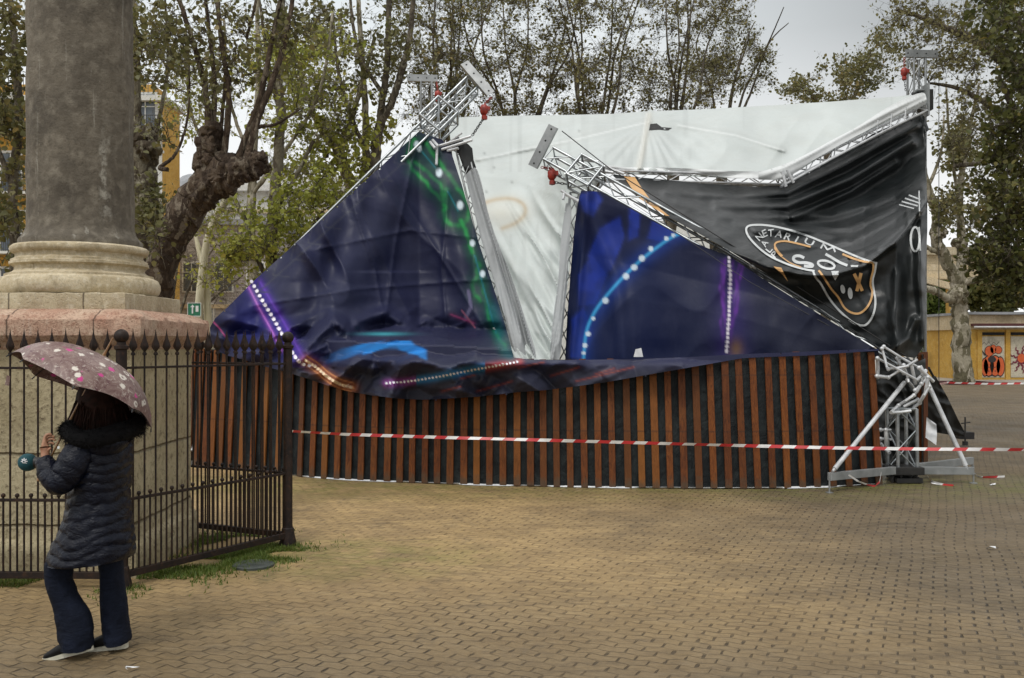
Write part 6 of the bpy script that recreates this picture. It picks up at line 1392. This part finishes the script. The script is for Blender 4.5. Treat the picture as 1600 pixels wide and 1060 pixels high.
l2 = thing('street_lamp', P(548,560,28), 'slanting street lamp with a flat pale head above the left slope of the banner', 'street lamp'); l2.location.z = 0
g0_ = P(560,560,28); g0_.z = 0; m = MB(); m.tube([g0_, P(552,300,28), P(525,232,28), P(512,203,28)], [.09,.08,.07,.05], 10); m.build('pole', M['bark_pale'], l2, 60)
m = MB(); m.box(P(500,197,28), (.66,.3,.09), Matrix.Rotation(R(-7), 3, 'Y')); m.box(P(513,200,28), (.25,.2,.14)); m.build('lamp_head', M['white_plastic'], l2, bevel=.02)
m = MB(); m.lathe([(.02,-.14),(.09,-.12),(.10,.02),(.04,.08),(.04,.12)], P(509,240,27.8), 14); tag(m.build('loudspeaker', M['black_steel'], None, 40), 'small black loudspeaker hanging under the flat lamp head', 'loudspeaker')
# kiosk with painted shutters
D = 49; kz = thing('kiosk', (U(1560,D), D, 0), 'yellow kiosk with graffiti painted shutters at the right edge', 'kiosk')
k0, k1 = U(1513,D), U(1760,D); ztop = Z(490,D); bx(kz, 'wall', k0, k1, 0, Z(515,D), D, D+5, 'yellow'); bx(kz, 'fascia', k0-.15, k1, Z(515,D)+.003, Z(492,D), D-.05, D+5, 'cream'); bx(kz, 'roof_edge', k0-.3, k1, Z(492,D)+.003, Z(488,D), D-.3, D+5.2, 'roof_grey')
M['maroon'] = mottled('maroon_awning', (.09,.02,.02), (.06,.015,.015), 2, .6); M['shutter'] = m_stone('pale_shutter', (.58,.52,.40), (.46,.42,.33), (.66,.60,.48), 1.2, .1, pit=False)
bx(kz, 'awning', k0+.1, k1, Z(510,D), Z(506,D), D-.5, D+.0, 'maroon'); bx(kz, 'awning_edge', k0+.1, k1, Z(512,D)-.003, Z(510,D)-.003, D-.52, D-.40, 'white_plastic')
for i, px in enumerate((1551,1597,1643)):
    s_ = bx(kz, 'shutter', U(px-18,D), U(px+18,D), .12, Z(526,D), D-.03, D+.02, 'shutter'); bx(kz, 'vent', U(px-18,D), U(px+18,D), Z(524,D), Z(519.5,D), D-.05, D+.02, 'hole'); m = MB()
    for k in range(16): m.box((U(px,D), D-.034, .2+k*.13), (U(px+17.5,D)-U(px-17.5,D), .006, .018))
    m.build('shutter_slats', M['shutter'], s_)
    if i < 2: s_.name = 'shutter'
    if i == 0: sh1 = s_
    if i == 1: sh2 = s_
for px in (1530,1574,1620): bx(kz, 'pilaster', U(px-3.5,D), U(px+3.5,D), 0, Z(515,D), D-.08, D+.01, 'yellow')
bx(kz, 'dado_rail', k0, k1, Z(575,D), Z(572,D), D-.025, D+.01, 'yellow')
M['g_orange'] = mottled('orange_spray', (.62,.12,.03), (.52,.09,.02), 3, .6); M['g_black'] = mottled('black_spray', (.015,.012,.012), (.03,.02,.02), 3, .6); M['g_maroon'] = mottled('maroon_spray', (.18,.02,.04), (.12,.015,.03), 3, .6)
def flat(polys, mat, nm, dd, par):
    m = MB()
    for q in polys: m.add([P(x, y, D-dd) for x, y in q], [tuple(range(len(q)))])
    return m.build(nm, M[mat], par)
E2 = lambda cx_, cy_, a, b: [(cx_+a*cos(t), cy_+b*sin(t)) for t in [2*pi*i/20 for i in range(20)]]
lob = [(1545,572,8.5,16),(1555,572,8.5,16),(1563,573,6.5,15),(1539,574,5.5,14),(1546,549,7,8),(1560,547,5.5,6),(1552,546,5,7)]
flat([E2(a, b, c*1.12, d*1.08) for a, b, c, d in lob], 'g_black', 'graffiti_outline', .045, sh1); flat([E2(a, b, c*.95, d*.96) for a, b, c, d in lob], 'g_orange', 'graffiti_fill', .050, sh1)
flat([E2(1550,562,6.5,5)]+strip([(1550,566),(1550,588)], 1.2)+strip([(1543,574),(1556,574)], .9)+strip([(1534,548),(1540,556)], 2)+[E2(1545,580,1,1),E2(1555,580,1,1)]+strip([(1534,539),(1538,535),(1541,539),(1545,534),(1548,539),(1553,535),(1557,539),(1561,534)], .8), 'g_black', 'graffiti_lines', .055, sh1)
sp_ = []
for k in range(9):
    a = 2*pi*k/9; pts = [(1596+cos(a)*r+(1.5*sin(r*1.1)*-sin(a)), 562+sin(a)*r*1.15+1.5*sin(r*1.1)*cos(a)) for r in range(3, 20, 2)]; sp_ += strip(pts, [4.2-.35*i for i in range(len(pts))])
flat(sp_, 'g_maroon', 'graffiti_rays', .048, sh2); flat([E2(1596,560,6,7)], 'g_orange', 'graffiti_heart', .052, sh2)
# pergola gateway
D = 53; pg = thing('pergola', (U(1490,D), D, 0), 'tall ochre gateway with a cream beam and a square pillar behind the plane tree', 'gateway')
bx(pg, 'pillar', U(1484,D), U(1496,D), 0, Z(440,D), D, D+.5, 'yellow'); bx(pg, 'beam', U(1400,D), U(1720,D), Z(436,D), Z(399,D), D-.1, D+.8, 'cream'); bx(pg, 'cap', U(1395,D), U(1720,D), Z(399,D)+.003, Z(387,D), D-.35, D+1.1, 'limestone')
m = MB(); pts = [(1400,428),(1440,436),(1484,447)]; m.beam(P(1400,425,D-.3), P(1486,448,D-.3), .3, .35); m.build('brace', M['cream'], pg); bx(pg, 'pillar', U(1400,D), U(1412,D), 0, Z(440,D), D, D+.5, 'yellow')
for yy in (412,423): bx(pg, 'groove', U(1400,D), U(1720,D), Z(yy+.5,D), Z(yy,D), D-.115, D-.101, 'limestone')
yx = thing('yellow_box', P(1473,570,58), 'small bright yellow box on legs far off between stage and plane tree', 'box'); yx.location.z = 0
D = 58; M['bright_yellow'] = mottled('bright_yellow', (.72,.42,.02), (.6,.34,.02), 3, .5); bx(yx, 'box', U(1467,D), U(1478,D), Z(574,D), Z(561,D), D, D+.4, 'bright_yellow'); bx(yx, 'backrest', U(1475,D), U(1479,D), Z(561,D)+.002, Z(547,D), D+.1, D+.3, 'bright_yellow')
for px in (1468,1477): bx(yx, 'leg', U(px,D)-.03, U(px,D)+.03, 0, Z(574,D), D+.1, D+.16, 'bright_yellow')
D = 70; rs = random.Random(8)
for i, px in enumerate((1455,1461)):
    m = MB(); m.ball((U(px,D), D, 1.9-.2*i), (.35,.3,.9), 10, 8, lambda d: 1+.2*sin(d.x*5)*cos(d.z*6)); m.tube([(U(px,D), D, 0), (U(px,D), D, 1.6)], .12, 6); tag(m.build('parasol', M['maroon'], None, 60), ('closed maroon parasol far off nearest the stage edge', 'closed maroon parasol far off beside the light green bush')[i], 'parasol')
# kerb round the tree pit and pale far pavement
m = MB(); c = G(1506,600); 
for a, b in (((-1.1,-1.0),(1.1,-1.0)),((-1.1,1.0),(1.1,1.0)),((-1.1,-1.0),(-1.1,1.0)),((1.1,-1.0),(1.1,1.0))): m.beam(c+Vector((a[0],a[1],.05)), c+Vector((b[0],b[1],.05)), .14, .10)
tag(m.build('tree_pit_kerb', M['maroon'], None), 'square dark red kerb round the foot of the mottled plane tree', 'kerb')
m = MB(); m.add([(6,46,.004),(90,46,.004),(90,200,.004),(6,200,.004)], [(0,1,2,3)]); tag(m.build('far_pavement', mottled('pale_pavement', (.36,.33,.28), (.28,.26,.22), .8, .6)), kind='structure')
m = MB(); m.tube([P(1467,-60,30), P(1467,300,30), (P(1467,560,30).x, 30, 0)], .012, 5); tag(m.build('cable', M['black_steel'], None), 'thin dark vertical cable right of the stage in front of the plane tree', 'cable')
